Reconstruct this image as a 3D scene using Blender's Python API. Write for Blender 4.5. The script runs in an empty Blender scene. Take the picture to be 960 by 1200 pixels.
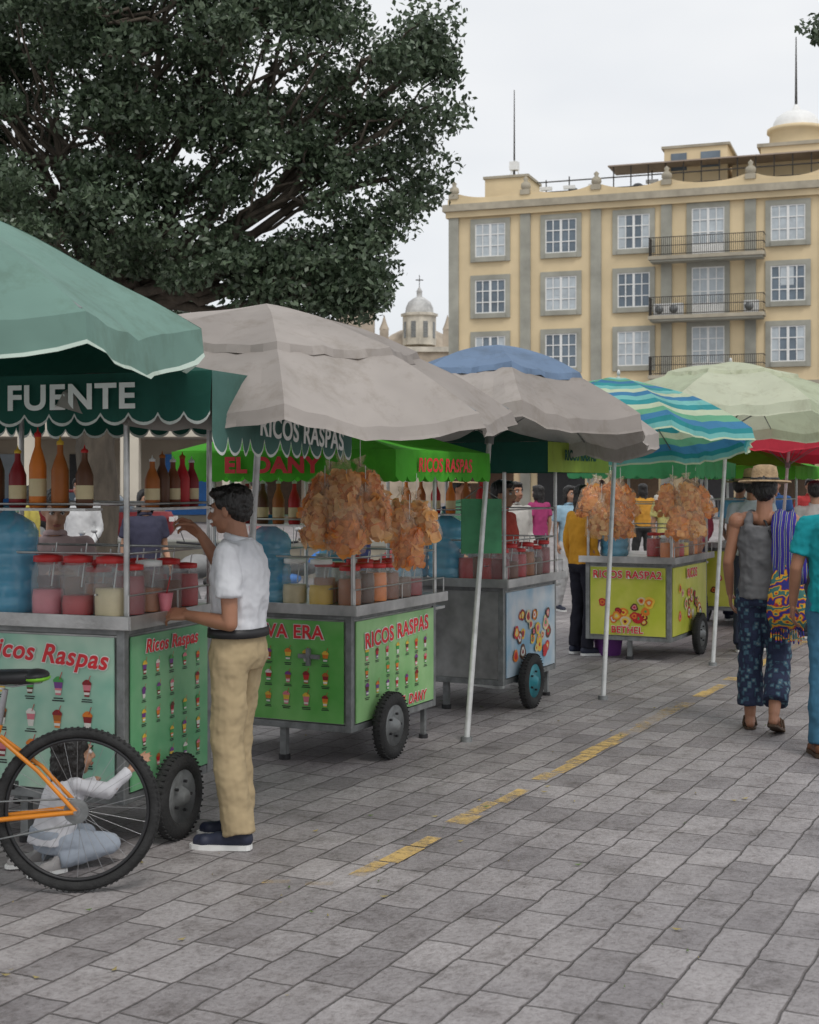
import bpy, math, random, bmesh
import numpy as np
from mathutils import Vector, Matrix, noise
random.seed(7); np.random.seed(7)
V=Vector
scene=bpy.context.scene
COL=scene.collection
rad=math.radians
scene.view_settings.view_transform='Standard'; scene.view_settings.look='None'; scene.view_settings.exposure=0

# ------------------------------------------------------------ materials
def new_mat(name):
    m=bpy.data.materials.new(name); m.use_nodes=True
    nt=m.node_tree; b=nt.nodes['Principled BSDF']
    return m,nt,b
def objcoord(nt,scale=(1,1,1),rot=(0,0,0)):
    tc=nt.nodes.new('ShaderNodeTexCoord'); mp=nt.nodes.new('ShaderNodeMapping')
    mp.inputs['Scale'].default_value=scale; mp.inputs['Rotation'].default_value=rot
    nt.links.new(tc.outputs['Object'],mp.inputs['Vector']); return mp.outputs['Vector']
def noise_node(nt,vec,scale,detail=3,rough=.55):
    n=nt.nodes.new('ShaderNodeTexNoise'); n.inputs['Scale'].default_value=scale
    n.inputs['Detail'].default_value=detail; n.inputs['Roughness'].default_value=rough
    nt.links.new(vec,n.inputs['Vector']); return n.outputs['Fac']
def ramp(nt,fac,stops):
    r=nt.nodes.new('ShaderNodeValToRGB'); e=r.color_ramp.elements
    while len(e)<len(stops): e.new(.5)
    for i,(p,c) in enumerate(stops):
        e[i].position=p; e[i].color=(*c,1) if len(c)==3 else c
    nt.links.new(fac,r.inputs['Fac']); return r.outputs['Color']
def mul(c,k): return tuple(min(1,x*k) for x in c)
def mat(name,c,rough=.6,metal=0,var=.25,scale=6,bump=.0,bscale=40,alpha=1,stretch=(1,1,1),spec=None):
    m,nt,b=new_mat(name)
    vec=objcoord(nt,stretch)
    if var>0:
        f=noise_node(nt,vec,scale,3,.6)
        col=ramp(nt,f,[(.3,mul(c,1-var)),(.7,mul(c,1+var*.6))])
        nt.links.new(col,b.inputs['Base Color'])
    else: b.inputs['Base Color'].default_value=(*c,1)
    b.inputs['Roughness'].default_value=rough; b.inputs['Metallic'].default_value=metal
    b.inputs['Alpha'].default_value=alpha
    if spec is not None: b.inputs['Specular IOR Level'].default_value=spec
    if bump>0:
        f2=noise_node(nt,vec,bscale,2,.6)
        bn=nt.nodes.new('ShaderNodeBump'); bn.inputs['Strength'].default_value=bump; bn.inputs['Distance'].default_value=.02
        nt.links.new(f2,bn.inputs['Height']); nt.links.new(bn.outputs['Normal'],b.inputs['Normal'])
    return m
def fabric(name,c,trans=.3,var=.15,scale=2,bump=.3,bscale=7,rough=.75):
    m=mat(name,c,rough,0,var,scale,bump,bscale)
    nt=m.node_tree; b=nt.nodes['Principled BSDF']; out=nt.nodes['Material Output']
    b.inputs['Specular IOR Level'].default_value=.35
    t=nt.nodes.new('ShaderNodeBsdfTranslucent'); mx=nt.nodes.new('ShaderNodeMixShader')
    mx.inputs[0].default_value=trans
    src=b.inputs['Base Color'].links[0].from_socket
    vec=objcoord(nt,(1,1,.5)); f=noise_node(nt,vec,5,5,.75); d=ramp(nt,f,[(.34,(.78,.76,.72)),(.5,(1,1,1))])
    mm=nt.nodes.new('ShaderNodeMix'); mm.data_type='RGBA'; mm.blend_type='MULTIPLY'; mm.inputs[0].default_value=.75
    nt.links.new(src,mm.inputs[6]); nt.links.new(d,mm.inputs[7]); nt.links.new(mm.outputs[2],b.inputs['Base Color'])
    nt.links.new(mm.outputs[2],t.inputs['Color'])
    nt.links.new(b.outputs[0],mx.inputs[1]); nt.links.new(t.outputs[0],mx.inputs[2]); nt.links.new(mx.outputs[0],out.inputs['Surface'])
    return m
def cloth(name,c,var=.10,bump=.6,bscale=11,stretch=(1,1,.6)):
    return mat(name,c,.9,0,var,5,bump,bscale,stretch=stretch,spec=.2)

STEEL=mat('stainless',(.52,.52,.51),.36,.75,.35,5,.08,60)
STEELD=mat('painted_steel',(.24,.25,.25),.5,.4,.4,9,.1,50)
RUBBER=mat('rubber',(.026,.026,.026),.85,0,.4,14,.3,80)
BLACK=mat('black',(.02,.02,.022),.5,0,.3,8)
WHITE=mat('white_paint',(.78,.78,.76),.5,0,.06,4)
WPOLE=mat('pole_paint',(.62,.63,.62),.35,.2,.25,9)
RED=mat('red',(.60,.03,.03),.45,0,.2,6)
REDT=mat('red_text',(.66,.02,.03),.5,0,.1,6)
WT=mat('white_text',(.78,.80,.77),.6,0,.1,6)
GLASS=mat('jar_glass',(.75,.8,.8),.06,0,0,alpha=.17)
BAGP=mat('plastic_film',(.90,.66,.46),.08,0,0,bump=1,bscale=26,alpha=.17,spec=1)
STRAW=mat('straw_hat',(.36,.25,.14),.8,0,.3,30,.4,90)
CARD=mat('dark_brown',(.07,.04,.02),.7,0,.3,8)
def flat(name,c,r=.5): return mat(name,c,r,0,.12,10)
PAL={k:flat('c_'+k,v) for k,v in dict(red=(.50,.015,.02),crimson=(.24,.01,.015),pink=(.68,.20,.24),orange=(.72,.20,.02),yellow=(.76,.50,.05),
     green=(.06,.34,.08),lime=(.35,.6,.08),cream=(.66,.55,.32),brown=(.11,.04,.015),amber=(.38,.11,.015),tamar=(.18,.05,.015),white=(.74,.72,.66),purple=(.18,.05,.25),
     blue=(.03,.18,.55),teal=(.02,.33,.35),black=(.025,.025,.025),grey=(.25,.25,.25)).items()}

# ------------------------------------------------------------ mesh builder
class MB:
    def __init__(s): s.v=[];s.f=[];s.mi=[];s.sm=[];s.mats=[]
    def add(s,vs,fs,m,smooth=False):
        if m not in s.mats: s.mats.append(m)
        k=s.mats.index(m); o=len(s.v)
        s.v.extend([tuple(x) for x in vs])
        for f in fs: s.f.append([i+o for i in f]); s.mi.append(k); s.sm.append(smooth)
    def box(s,c,d,m,rot=None):
        c=V(c); x,y,z=[a/2 for a in d]
        vs=[V(p) for p in [(-x,-y,-z),(x,-y,-z),(x,y,-z),(-x,y,-z),(-x,-y,z),(x,-y,z),(x,y,z),(-x,y,z)]]
        if rot is not None: vs=[rot@p for p in vs]
        s.add([p+c for p in vs],[(0,3,2,1),(4,5,6,7),(0,1,5,4),(1,2,6,5),(2,3,7,6),(3,0,4,7)],m)
    def bb(s,a,b,m): 
        a=V(a);b=V(b); s.box((a+b)/2,[abs(b[i]-a[i]) for i in range(3)],m)
    def quad(s,ps,m): s.add(ps,[tuple(range(len(ps)))],m)
    def cyl(s,p0,p1,r0,r1,m,seg=10,caps=True):
        p0=V(p0);p1=V(p1); d=(p1-p0)
        if d.length<1e-6: return
        d.normalize(); a=d.orthogonal().normalized(); b=d.cross(a)
        vs=[]
        for p,r in((p0,r0),(p1,r1)):
            for i in range(seg):
                t=2*math.pi*i/seg; vs.append(p+a*(r*math.cos(t))+b*(r*math.sin(t)))
        s.add(vs,[(i,(i+1)%seg,(i+1)%seg+seg,i+seg) for i in range(seg)],m,True)
        if caps: s.add(vs,[tuple(range(seg))[::-1],tuple(range(seg,2*seg))],m)
    def tube(s,pts,r,m,seg=8,closed=False):
        pts=[V(p) for p in pts]; n=len(pts); rs=r if isinstance(r,(list,tuple)) else [r]*n
        vs=[]; a=None
        for i,p in enumerate(pts):
            if closed: d=pts[(i+1)%n]-pts[i-1]
            else: d=pts[min(i+1,n-1)]-pts[max(i-1,0)]
            d.normalize()
            a=(d.orthogonal() if a is None else a-d*a.dot(d)).normalized(); b=d.cross(a)
            for j in range(seg):
                t=2*math.pi*j/seg; vs.append(p+a*(rs[i]*math.cos(t))+b*(rs[i]*math.sin(t)))
        fs=[]
        for i in range(n if closed else n-1):
            for j in range(seg):
                k=(i+1)%n
                fs.append((i*seg+j,i*seg+(j+1)%seg,k*seg+(j+1)%seg,k*seg+j))
        s.add(vs,fs,m,True)
        if not closed: s.add(vs,[tuple(range(seg))[::-1],tuple(range((n-1)*seg,n*seg))],m)
    def lathe(s,prof,c,m,seg=16,axis=None,smooth=True):
        c=V(c); R=Matrix.Identity(3) if axis is None else V((0,0,1)).rotation_difference(V(axis).normalized()).to_matrix()
        vs=[];n=len(prof)
        for r,z in prof:
            for j in range(seg):
                t=2*math.pi*j/seg; vs.append(c+R@V((r*math.cos(t),r*math.sin(t),z)))
        fs=[(i*seg+j,i*seg+(j+1)%seg,(i+1)*seg+(j+1)%seg,(i+1)*seg+j) for i in range(n-1) for j in range(seg)]
        s.add(vs,fs,m,smooth)
        s.add(vs,[tuple(range(seg))[::-1],tuple(range((n-1)*seg,n*seg))],m)
    def ell(s,c,r,m,rot=None,seg=14,rings=9):
        c=V(c)
        if not isinstance(r,(tuple,list)): r=(r,r,r)
        vs=[]
        def q(p):
            p=V(p)
            if rot is not None: p=rot@p
            return p+c
        vs.append(q((0,0,-r[2])))
        for i in range(1,rings):
            ph=-math.pi/2+math.pi*i/rings
            for j in range(seg):
                t=2*math.pi*j/seg; vs.append(q((r[0]*math.cos(ph)*math.cos(t),r[1]*math.cos(ph)*math.sin(t),r[2]*math.sin(ph))))
        vs.append(q((0,0,r[2]))); L=len(vs)-1
        fs=[(0,1+(j+1)%seg,1+j) for j in range(seg)]
        for i in range(rings-2):
            a=1+i*seg; b=a+seg
            fs+=[(a+j,a+(j+1)%seg,b+(j+1)%seg,b+j) for j in range(seg)]
        a=1+(rings-2)*seg
        fs+=[(a+j,a+(j+1)%seg,L) for j in range(seg)]
        s.add(vs,fs,m,True)
    def cap(s,p0,p1,r0,r1,m):
        s.cyl(p0,p1,r0,r1,m,14); s.ell(p0,r0,m); s.ell(p1,r1,m)
    def loft(s,secs,m,seg=20):
        vs=[];n=len(secs)
        for c,rx,ry in secs:
            for j in range(seg):
                t=2*math.pi*j/seg; ct,st=math.cos(t),math.sin(t)
                k=(abs(ct)**2.5+abs(st)**2.5)**(-1/2.5)
                vs.append((c[0]+rx*k*ct,c[1]+ry*k*st,c[2]))
        fs=[(i*seg+j,i*seg+(j+1)%seg,(i+1)*seg+(j+1)%seg,(i+1)*seg+j) for i in range(n-1) for j in range(seg)]
        fs+=[tuple(range(seg))[::-1],tuple(range((n-1)*seg,n*seg))]
        s.add(vs,fs,m,True)
    def torus(s,c,axis,R,r,m,n=40,k=8,flatten=1):
        c=V(c); ax=V(axis).normalized(); a=ax.orthogonal().normalized(); b=ax.cross(a); vs=[]
        for i in range(n):
            t=2*math.pi*i/n; d=a*math.cos(t)+b*math.sin(t)
            for j in range(k):
                u=2*math.pi*j/k; vs.append(c+d*(R+r*math.cos(u))+ax*(r*flatten*math.sin(u)))
        s.add(vs,[(i*k+j,((i+1)%n)*k+j,((i+1)%n)*k+(j+1)%k,i*k+(j+1)%k) for i in range(n) for j in range(k)],m,True)
    def make(s,name,parent=None,loc=(0,0,0),rz=0,bevel=0):
        me=bpy.data.meshes.new(name); me.from_pydata(s.v,[],s.f)
        for m in s.mats: me.materials.append(m)
        me.polygons.foreach_set('material_index',s.mi); me.polygons.foreach_set('use_smooth',s.sm); me.update()
        ob=bpy.data.objects.new(name,me); COL.objects.link(ob); ob.location=loc; ob.rotation_euler=(0,0,rz)
        if parent: ob.parent=parent
        if bevel:
            b=ob.modifiers.new('bev','BEVEL'); b.width=bevel; b.segments=2; b.limit_method='ANGLE'; b.angle_limit=rad(50)
        return ob
def empty(name,loc=(0,0,0),rz=0):
    e=bpy.data.objects.new(name,None); COL.objects.link(e); e.location=loc; e.rotation_euler=(0,0,rz); e.empty_display_size=.1; return e
CL=bpy.data.textures.new('cl','CLOUDS'); CL.noise_scale=.09; CL.noise_depth=2
CLH=bpy.data.textures.new('clh','CLOUDS'); CLH.noise_scale=.02; CLH.noise_depth=2
def remesh(ob,vox,sm=3,disp=0,tex=None):
    r=ob.modifiers.new('r','REMESH'); r.mode='VOXEL'; r.voxel_size=vox; r.use_smooth_shade=True
    if sm:
        q=ob.modifiers.new('s','SMOOTH'); q.factor=.5; q.iterations=sm
    if disp:
        d=ob.modifiers.new('d','DISPLACE'); d.texture=tex or CL; d.strength=disp; d.mid_level=.5; d.texture_coords='LOCAL'
def text(body,size,parent,loc,face,m,off=.006,shear=0,name='lettering',rz=0,sx=1):
    cu=bpy.data.curves.new(name,'FONT'); cu.body=body; cu.size=size; cu.offset=off; cu.extrude=.0008; cu.shear=shear
    cu.align_x='CENTER'; cu.align_y='CENTER'; cu.materials.append(m); cu.space_character=1.08
    ob=bpy.data.objects.new(name,cu); COL.objects.link(ob); ob.parent=parent; ob.location=loc
    ob.rotation_euler=(rad(90),0,0) if face=='y' else (rad(90),0,rad(-90))
    if rz: ob.rotation_euler.rotate_axis('Z',rz)
    ob.scale=(sx,1,1)
    return ob

# ------------------------------------------------------------ camera (50 mm, eye height)
cam=bpy.data.cameras.new('camera'); co=bpy.data.objects.new('camera',cam); COL.objects.link(co)
co.location=(0,0,1.65); co.rotation_euler=(rad(90),0,0)
cam.sensor_fit='VERTICAL'; cam.sensor_height=36; cam.lens=50; cam.shift_y=-35/1200; cam.clip_end=2000; cam.clip_start=.1
cam.dof.use_dof=True; cam.dof.focus_distance=8; cam.dof.aperture_fstop=6.3
scene.camera=co

# ------------------------------------------------------------ sky and sun
w=bpy.data.worlds.new('World'); scene.world=w; w.use_nodes=True; nt=w.node_tree
bg=nt.nodes['Background']; sky=nt.nodes.new('ShaderNodeTexSky'); sky.sky_type='NISHITA'; sky.sun_disc=False
sky.sun_elevation=rad(55); sky.sun_rotation=rad(155)
tc=nt.nodes.new('ShaderNodeTexCoord'); mp=nt.nodes.new('ShaderNodeMapping'); mp.inputs['Scale'].default_value=(1,1,2.5)
nt.links.new(tc.outputs['Generated'],mp.inputs['Vector'])
f=noise_node(nt,mp.outputs[0],2.2,4,.55)
rc=ramp(nt,f,[(.3,(.78,.81,.85)),(.5,(.88,.90,.925)),(.68,(.98,.985,.99))])
sc=nt.nodes.new('ShaderNodeVectorMath'); sc.operation='SCALE'; sc.inputs['Scale'].default_value=9.5
nt.links.new(rc,sc.inputs[0])
mx=nt.nodes.new('ShaderNodeMix'); mx.data_type='RGBA'; mx.inputs[0].default_value=.93
nt.links.new(sky.outputs[0],mx.inputs[6]); nt.links.new(sc.outputs[0],mx.inputs[7]); nt.links.new(mx.outputs[2],bg.inputs['Color'])
bg.inputs['Strength'].default_value=.105
sl=bpy.data.lights.new('sun','SUN'); sl.energy=1.4; sl.angle=rad(22); sl.color=(1,.965,.92)
so=bpy.data.objects.new('sun',sl); COL.objects.link(so)
sd=V((math.sin(rad(155))*math.cos(rad(55)),math.cos(rad(155))*math.cos(rad(55)),math.sin(rad(55))))
so.rotation_euler=sd.to_track_quat('Z','Y').to_euler(); so.location=(20,-10,30)

# ------------------------------------------------------------ ground
TH=math.atan2(.897,.44)
m,nt,b=new_mat('stone_pavers'); vec=objcoord(nt,(1,1,1),(0,0,-TH))
wn=nt.nodes.new('ShaderNodeTexNoise'); wn.inputs['Scale'].default_value=7; wn.inputs['Detail'].default_value=4; nt.links.new(vec,wn.inputs['Vector'])
vm=nt.nodes.new('ShaderNodeVectorMath'); vm.operation='MULTIPLY_ADD'; vm.inputs[1].default_value=(.03,.03,0)
nt.links.new(wn.outputs['Color'],vm.inputs[0]); nt.links.new(vec,vm.inputs[2])
br=nt.nodes.new('ShaderNodeTexBrick'); br.inputs['Scale'].default_value=1; br.inputs['Brick Width'].default_value=.31
br.inputs['Row Height'].default_value=.185; br.inputs['Mortar Size'].default_value=.0075; br.inputs['Mortar Smooth'].default_value=.9
br.inputs['Color1'].default_value=(.265,.245,.247,1); br.inputs['Color2'].default_value=(.42,.393,.39,1); br.inputs['Mortar'].default_value=(.165,.146,.14,1)
br.inputs['Bias'].default_value=.1; br.offset=.43; br.squash=1.25; br.squash_frequency=3
nt.links.new(vm.outputs[0],br.inputs['Vector'])
n1=noise_node(nt,vec,.45,5,.65); c1=ramp(nt,n1,[(.3,(.70,.70,.72)),(.62,(1.0,1.0,1.0))])
n2=noise_node(nt,vec,38,4,.75); c2=ramp(nt,n2,[(.30,(.62,.60,.59)),(.55,(1,1,1))])
n4=noise_node(nt,vec,4.5,5,.8); c4=ramp(nt,n4,[(.34,(.60,.58,.57)),(.46,(.90,.89,.89)),(.62,(1.04,1.04,1.04))])
cur=br.outputs['Color']
for c in (c1,c2,c4):
    mm=nt.nodes.new('ShaderNodeMix'); mm.data_type='RGBA'; mm.blend_type='MULTIPLY'; mm.inputs[0].default_value=1
    nt.links.new(cur,mm.inputs[6]); nt.links.new(c,mm.inputs[7]); cur=mm.outputs[2]
nt.links.new(cur,b.inputs['Base Color'])
rr=ramp(nt,n4,[(.3,(.42,)*3),(.7,(.72,)*3)]); nt.links.new(rr,b.inputs['Roughness'])
h=nt.nodes.new('ShaderNodeMath'); h.operation='MULTIPLY_ADD'; h.inputs[1].default_value=-1.0
nt.links.new(br.outputs['Fac'],h.inputs[0])
h2=nt.nodes.new('ShaderNodeMath'); h2.operation='MULTIPLY'; h2.inputs[1].default_value=.6; nt.links.new(n2,h2.inputs[0]); 
h3=nt.nodes.new('ShaderNodeMath'); h3.operation='ADD'; nt.links.new(h2.outputs[0],h3.inputs[0]); nt.links.new(n4,h3.inputs[1])
nt.links.new(h3.outputs[0],h.inputs[2])
bp=nt.nodes.new('ShaderNodeBump'); bp.inputs['Strength'].default_value=.8; bp.inputs['Distance'].default_value=.016
nt.links.new(h.outputs[0],bp.inputs['Height']); nt.links.new(bp.outputs[0],b.inputs['Normal'])
PAVE=m
g=MB(); g.quad([(-600,-60,0),(600,-60,0),(600,900,0),(-600,900,0)],PAVE); g.make('ground')
m,nt,b=new_mat('worn_yellow_paint'); b.inputs['Base Color'].default_value=(.64,.44,.16,1); b.inputs['Roughness'].default_value=.85
vec=objcoord(nt); f=noise_node(nt,vec,14,6,.8); f2=noise_node(nt,vec,1.0,2,.5)
ad=nt.nodes.new('ShaderNodeMath'); ad.operation='ADD'; nt.links.new(f,ad.inputs[0]); nt.links.new(f2,ad.inputs[1])
sub=nt.nodes.new('ShaderNodeMath'); sub.operation='MULTIPLY'; sub.inputs[1].default_value=.5; nt.links.new(ad.outputs[0],sub.inputs[0])
al=ramp(nt,sub.outputs[0],[(.46,(.10,.10,.10)),(.57,(.9,.9,.9))]); nt.links.new(al,b.inputs['Alpha'])
d0=V((.44,.898,0)).normalized(); n0=V((-d0.y,d0.x,0))
yl=MB(); P0=V((-.22,5.95,.004))
t=0
while t<14:
    L=random.uniform(.18,.36); 
    if random.random()<.8:
        a=P0+d0*t+n0*random.uniform(-.02,.02); wd=random.uniform(.035,.06)
        yl.quad([a-n0*wd,a+d0*L-n0*wd,a+d0*L+n0*wd,a+n0*wd],m)
    t+=L+.015
for (x,y) in [(-.56,5.86),(-.38,5.83)]:
    a=V((x,y,.004)); yl.quad([a+V((-.05,-.02,0)),a+V((.06,-.02,0)),a+V((.07,.03,0)),a+V((-.04,.03,0))],m)
yl.make('painted_line')
lf=MB(); LM=mat('dry_leaf',(.30,.24,.09),.8,0,.3,20); LG=mat('green_leaf_litter',(.10,.16,.04),.7,0,.3,20)
for i in range(150):
    x=random.uniform(-2,4); y=random.uniform(3.6,11); a=random.uniform(0,6.28); s=random.uniform(.006,.022)
    lf.add([(x+s*math.cos(a),y+s*math.sin(a),.012),(x-s*.4*math.sin(a),y+s*.4*math.cos(a),.006),(x-s*math.cos(a),y-s*math.sin(a),.01),(x+s*.4*math.sin(a),y-s*.4*math.cos(a),.006)],[(0,1,2,3)],LM if i%3 else LG)
lf.make('fallen_leaves')

# ------------------------------------------------------------ people
def skinmat(name,c): return mat(name,c,.5,0,.14,7,.08,60)
SKIN=skinmat('skin_brown',(.36,.17,.10)); SKIN2=skinmat('skin_tan',(.42,.23,.145))
HAIR=mat('black_hair',(.014,.012,.011),.42,0,.3,30,.8,60,stretch=(1,1,.25))
EYEW=mat('eye_white',(.7,.68,.66),.2,0,0); IRIS=mat('iris',(.02,.012,.01),.1,0,0); LIP=mat('lips',(.32,.12,.09),.5,0,.1)
def hand(mb,w,d,palm,side,curl,m,s=1.0,spread=.0):
    d=V(d).normalized(); palm=V(palm); palm=(palm-d*palm.dot(d)).normalized()
    th=palm.cross(d) if side=='L' else d.cross(palm)
    w=V(w)
    kn=[]
    for i,(off,kl) in enumerate([(.031,.086),(.010,.090),(-.012,.086),(-.032,.076)]):
        k=w+(d*kl+th*off)*s; kn.append(k)
        mb.cap(w+th*off*.55*s+d*.012*s,k,.0155*s,.0115*s,m)
    L=[(.040,.025,.021),(.045,.028,.022),(.041,.026,.021),(.031,.020,.018)]
    for i,k in enumerate(kn):
        ang=curl*(.5+.1*i); p=k; dd=d+th*((1.5-i)*.07)
        for j in range(3):
            ang2=ang if j==0 else ang+curl*(.75*j)
            dv=(dd.normalized()*math.cos(ang2)+palm*math.sin(ang2)).normalized()
            q=p+dv*L[i][j]*s; mb.cap(p,q,(.0092-.0009*j)*s,(.0085-.0009*j)*s,m); p=q
    p=w+(d*.022+th*.022)*s; q=w+(d*.055+th*.050+palm*.014)*s; r=q+(d*.030+th*.010+palm*(.012+.02*curl))*s; u=r+(d*.024-th*.003+palm*(.008+.02*curl))*s
    mb.cap(p,q,.015*s,.0125*s,m); mb.cap(q,r,.0112*s,.010*s,m); mb.cap(r,u,.010*s,.008*s,m)
DEF=dict(pelvis=(0,0,.95),chest=(0,.0,1.26),neck=(0,-.015,1.44),head=(0,.015,1.585))
for sd_,sg in(('L',-1),('R',1)):
    DEF['hip'+sd_]=(sg*.088,0,.90); DEF['knee'+sd_]=(sg*.10,.02,.49); DEF['ank'+sd_]=(sg*.10,-.03,.085); DEF['toe'+sd_]=(sg*.12,.15,.03)
    DEF['sh'+sd_]=(sg*.175,-.015,1.385); DEF['el'+sd_]=(sg*.215,-.04,1.11); DEF['wr'+sd_]=(sg*.225,.04,.87)
def person(name,loc,yaw,h=1.7,J=None,skin=SKIN,shirt=None,pants=None,shoe=None,shoetype='sneaker',hair='short',sleeve=.55,hem=.90,
           vox=.007,hy=0,hp=0,hands=None,hat=None,face=True,wide=1.0,legend=1.0,hs=1.0,belt=None,sole=WHITE,hairmat=HAIR,tank=False,wr=.022,baggy=1.0):
    s=h/1.7; E=empty(name,loc,yaw)
    j={k:V(v)*s for k,v in DEF.items()}
    if J: j.update({k:V(v)*s for k,v in J.items()})
    up=V((0,0,1))
    sk=MB(); hc=j['head']; R=(Matrix.Rotation(rad(hy),3,'Z')@Matrix.Rotation(rad(hp),3,'X')); q=s*hs
    H=lambda p:hc+R@(V(p)*q)
    def E3(p,r,mb=sk,mm=skin): mb.ell(H(p),tuple(x*q for x in r),mm,R)
    E3((0,-.018,.03),(.074,.092,.082)); E3((0,.022,-.025),(.060,.066,.080)); E3((0,.052,-.082),(.026,.026,.022)); E3((0,.02,-.07),(.05,.05,.03))
    E3((0,.075,.032),(.046,.016,.012)); E3((.03,.06,-.03),(.026,.022,.024)); E3((-.03,.06,-.03),(.026,.022,.024))
    sk.cap(H((0,.088,.012)),H((0,.110,-.022)),.0095*q,.0125*q,skin); E3((.012,.096,-.026),(.010,.011,.008)); E3((-.012,.096,-.026),(.010,.011,.008))
    E3((0,.088,-.055),(.022,.012,.010)); 
    for g_ in(-1,1): E3((g_*.073,-.008,-.004),(.010,.018,.031))
    sk.cap(j['neck']+V((0,0,-.04*s)),H((0,-.018,-.05)),.058*s,.050*s*max(hs,.9),skin)
    for a,sg in(('L',-1),('R',1)):
        sh,el,wr_=j['sh'+a],j['el'+a],j['wr'+a]
        sk.cap(sh,el,.046*s*wide,.036*s,skin); mid=el.lerp(wr_,.3); sk.cap(el,mid,.036*s,.037*s,skin); sk.cap(mid,wr_,.037*s,.024*s,skin)
        hd=(hands or {}).get(a,{})
        dr=V(hd.get('dir',(wr_-el).normalized())); pl=V(hd.get('palm',(-sg,0.15,0)))
        hand(sk,wr_,dr,pl,a,hd.get('curl',.45),skin,s*.97)
        if tank: sk.ell(sh,(.062*s,.062*s,.065*s),skin)
        if legend<1: 
            sk.cap(j['knee'+a],j['knee'+a].lerp(j['ank'+a],.3),.053*s,.055*s,skin); sk.cap(j['knee'+a].lerp(j['ank'+a],.3),j['ank'+a],.055*s,.036*s,skin)
            fd=(j['toe'+a]-j['ank'+a]); sk.cap(j['ank'+a]+V((0,0,-.03*s)),j['toe'+a]+V((0,0,.005)),.036*s,.026*s,skin)
            sk.cap(j['ank'+a],j['ank'+a]-V((fd.x,fd.y,0)).normalized()*.03*s+V((0,0,-.045*s)),.032*s,.03*s,skin)
    if tank: sk.cap(j['neck']+V((-.12*s,0,-.03*s)),j['neck']+V((.12*s,0,-.03*s)),.045*s,.045*s,skin)
    remesh(sk.make('skin_body',E),min(vox,.0055) if vox<.01 else vox,2)
    if face:
        fc=MB()
        for g_ in(-1,1):
            fc.ell(H((g_*.030,.0745,.010)),.0125*q,EYEW); fc.ell(H((g_*.030,.0825,.010)),.0062*q,IRIS)
            fc.tube([H((g_*.048,.072,.030)),H((g_*.032,.090,.036)),H((g_*.014,.092,.032))],.0036*q,hairmat,6)
            fc.tube([H((g_*.046,.076,.016)),H((g_*.030,.088,.020)),H((g_*.015,.084,.014))],.0022*q,hairmat,6)
        fc.tube([H((-.020,.092,-.056)),H((-.008,.102,-.053)),H((.008,.102,-.053)),H((.020,.092,-.056))],.0045*q,LIP,6)
        fc.tube([H((-.016,.090,-.062)),H((0,.099,-.063)),H((.016,.090,-.062))],.005*q,LIP,6)
        fc.make('face_features',E)
    if hair:
        hm=MB()
        def h3(p,r): E3(p,r,hm,hairmat)
        h3((0,-.03,.055),(.083,.092,.072)); h3((0,-.055,.01),(.074,.060,.075)); h3((0,.045,.088),(.060,.048,.030)); h3((0,.0,.085),(.072,.085,.038))
        for g_ in(-1,1): h3((g_*.066,-.03,.03),(.016,.05,.05)); h3((g_*.066,.015,.045),(.014,.03,.035))
        if hair=='long':
            h3((0,-.07,-.05),(.08,.045,.11)); h3((0,-.075,-.14),(.07,.035,.1))
            for g_ in(-1,1): h3((g_*.07,-.02,-.04),(.02,.045,.09))
        if hair=='pony': h3((0,-.11,.03),(.03,.03,.03)); h3((0,-.12,-.05),(.028,.025,.08))
        remesh(hm.make('hair',E),.006 if vox<.01 else vox,1,.016,CLH)
    if shirt:
        st=MB()
        P,C,N=j['pelvis'],j['chest'],j['neck']
        def ctr(zz):
            if zz<=1.26: return P.lerp(C,(zz-.95)/.31)
            return C.lerp(N,(zz-1.26)/.18)
        secs=[]
        for zz,rx,ry in [(hem,.168,.124),(1.0,.160,.121),(1.08,.152,.118),(1.18,.158,.122),(1.28,.170,.122),(1.36,.160,.112),(1.41,.115,.088),(1.445,.072,.068)]:
            if zz<hem: continue
            if tank and zz>1.37: continue
            c=ctr(zz); secs.append((c,rx*s*wide,ry*s*wide))
        st.loft(secs,shirt)
        if not tank:
            for a in 'LR':
                sh,el=j['sh'+a],j['el'+a]; st.cap(N+V((0,0,-.06*s)),sh,.055*s,.056*s,shirt)
                if sleeve<=1:
                    st.ell(sh,.058*s,shirt); e=sh.lerp(el,sleeve); st.cyl(sh,e,.057*s*wide,.065*s,shirt,16)
                else:
                    st.cap(sh,el,.057*s*wide,.048*s,shirt); st.ell(el,.048*s,shirt); st.cyl(el,el.lerp(j['wr'+a],.93),.047*s,.036*s,shirt,14)
        else:
            for g2 in(-1,1): st.tube([C+V((g2*.10*s,.09*s,.05*s)),N+V((g2*.085*s,.04*s,.0)),N+V((g2*.09*s,-.05*s,-.005*s)),C+V((g2*.10*s,-.10*s,.06*s))],.026*s,shirt,10)
        remesh(st.make('shirt',E),vox,3,wr)
        if not tank:
            cl=MB(); cl.torus(N+V((0,.002,.012*s)),(0,-.25,1),.060*s,.011*s,shirt,24,8,1.6); cl.make('collar',E)
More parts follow.
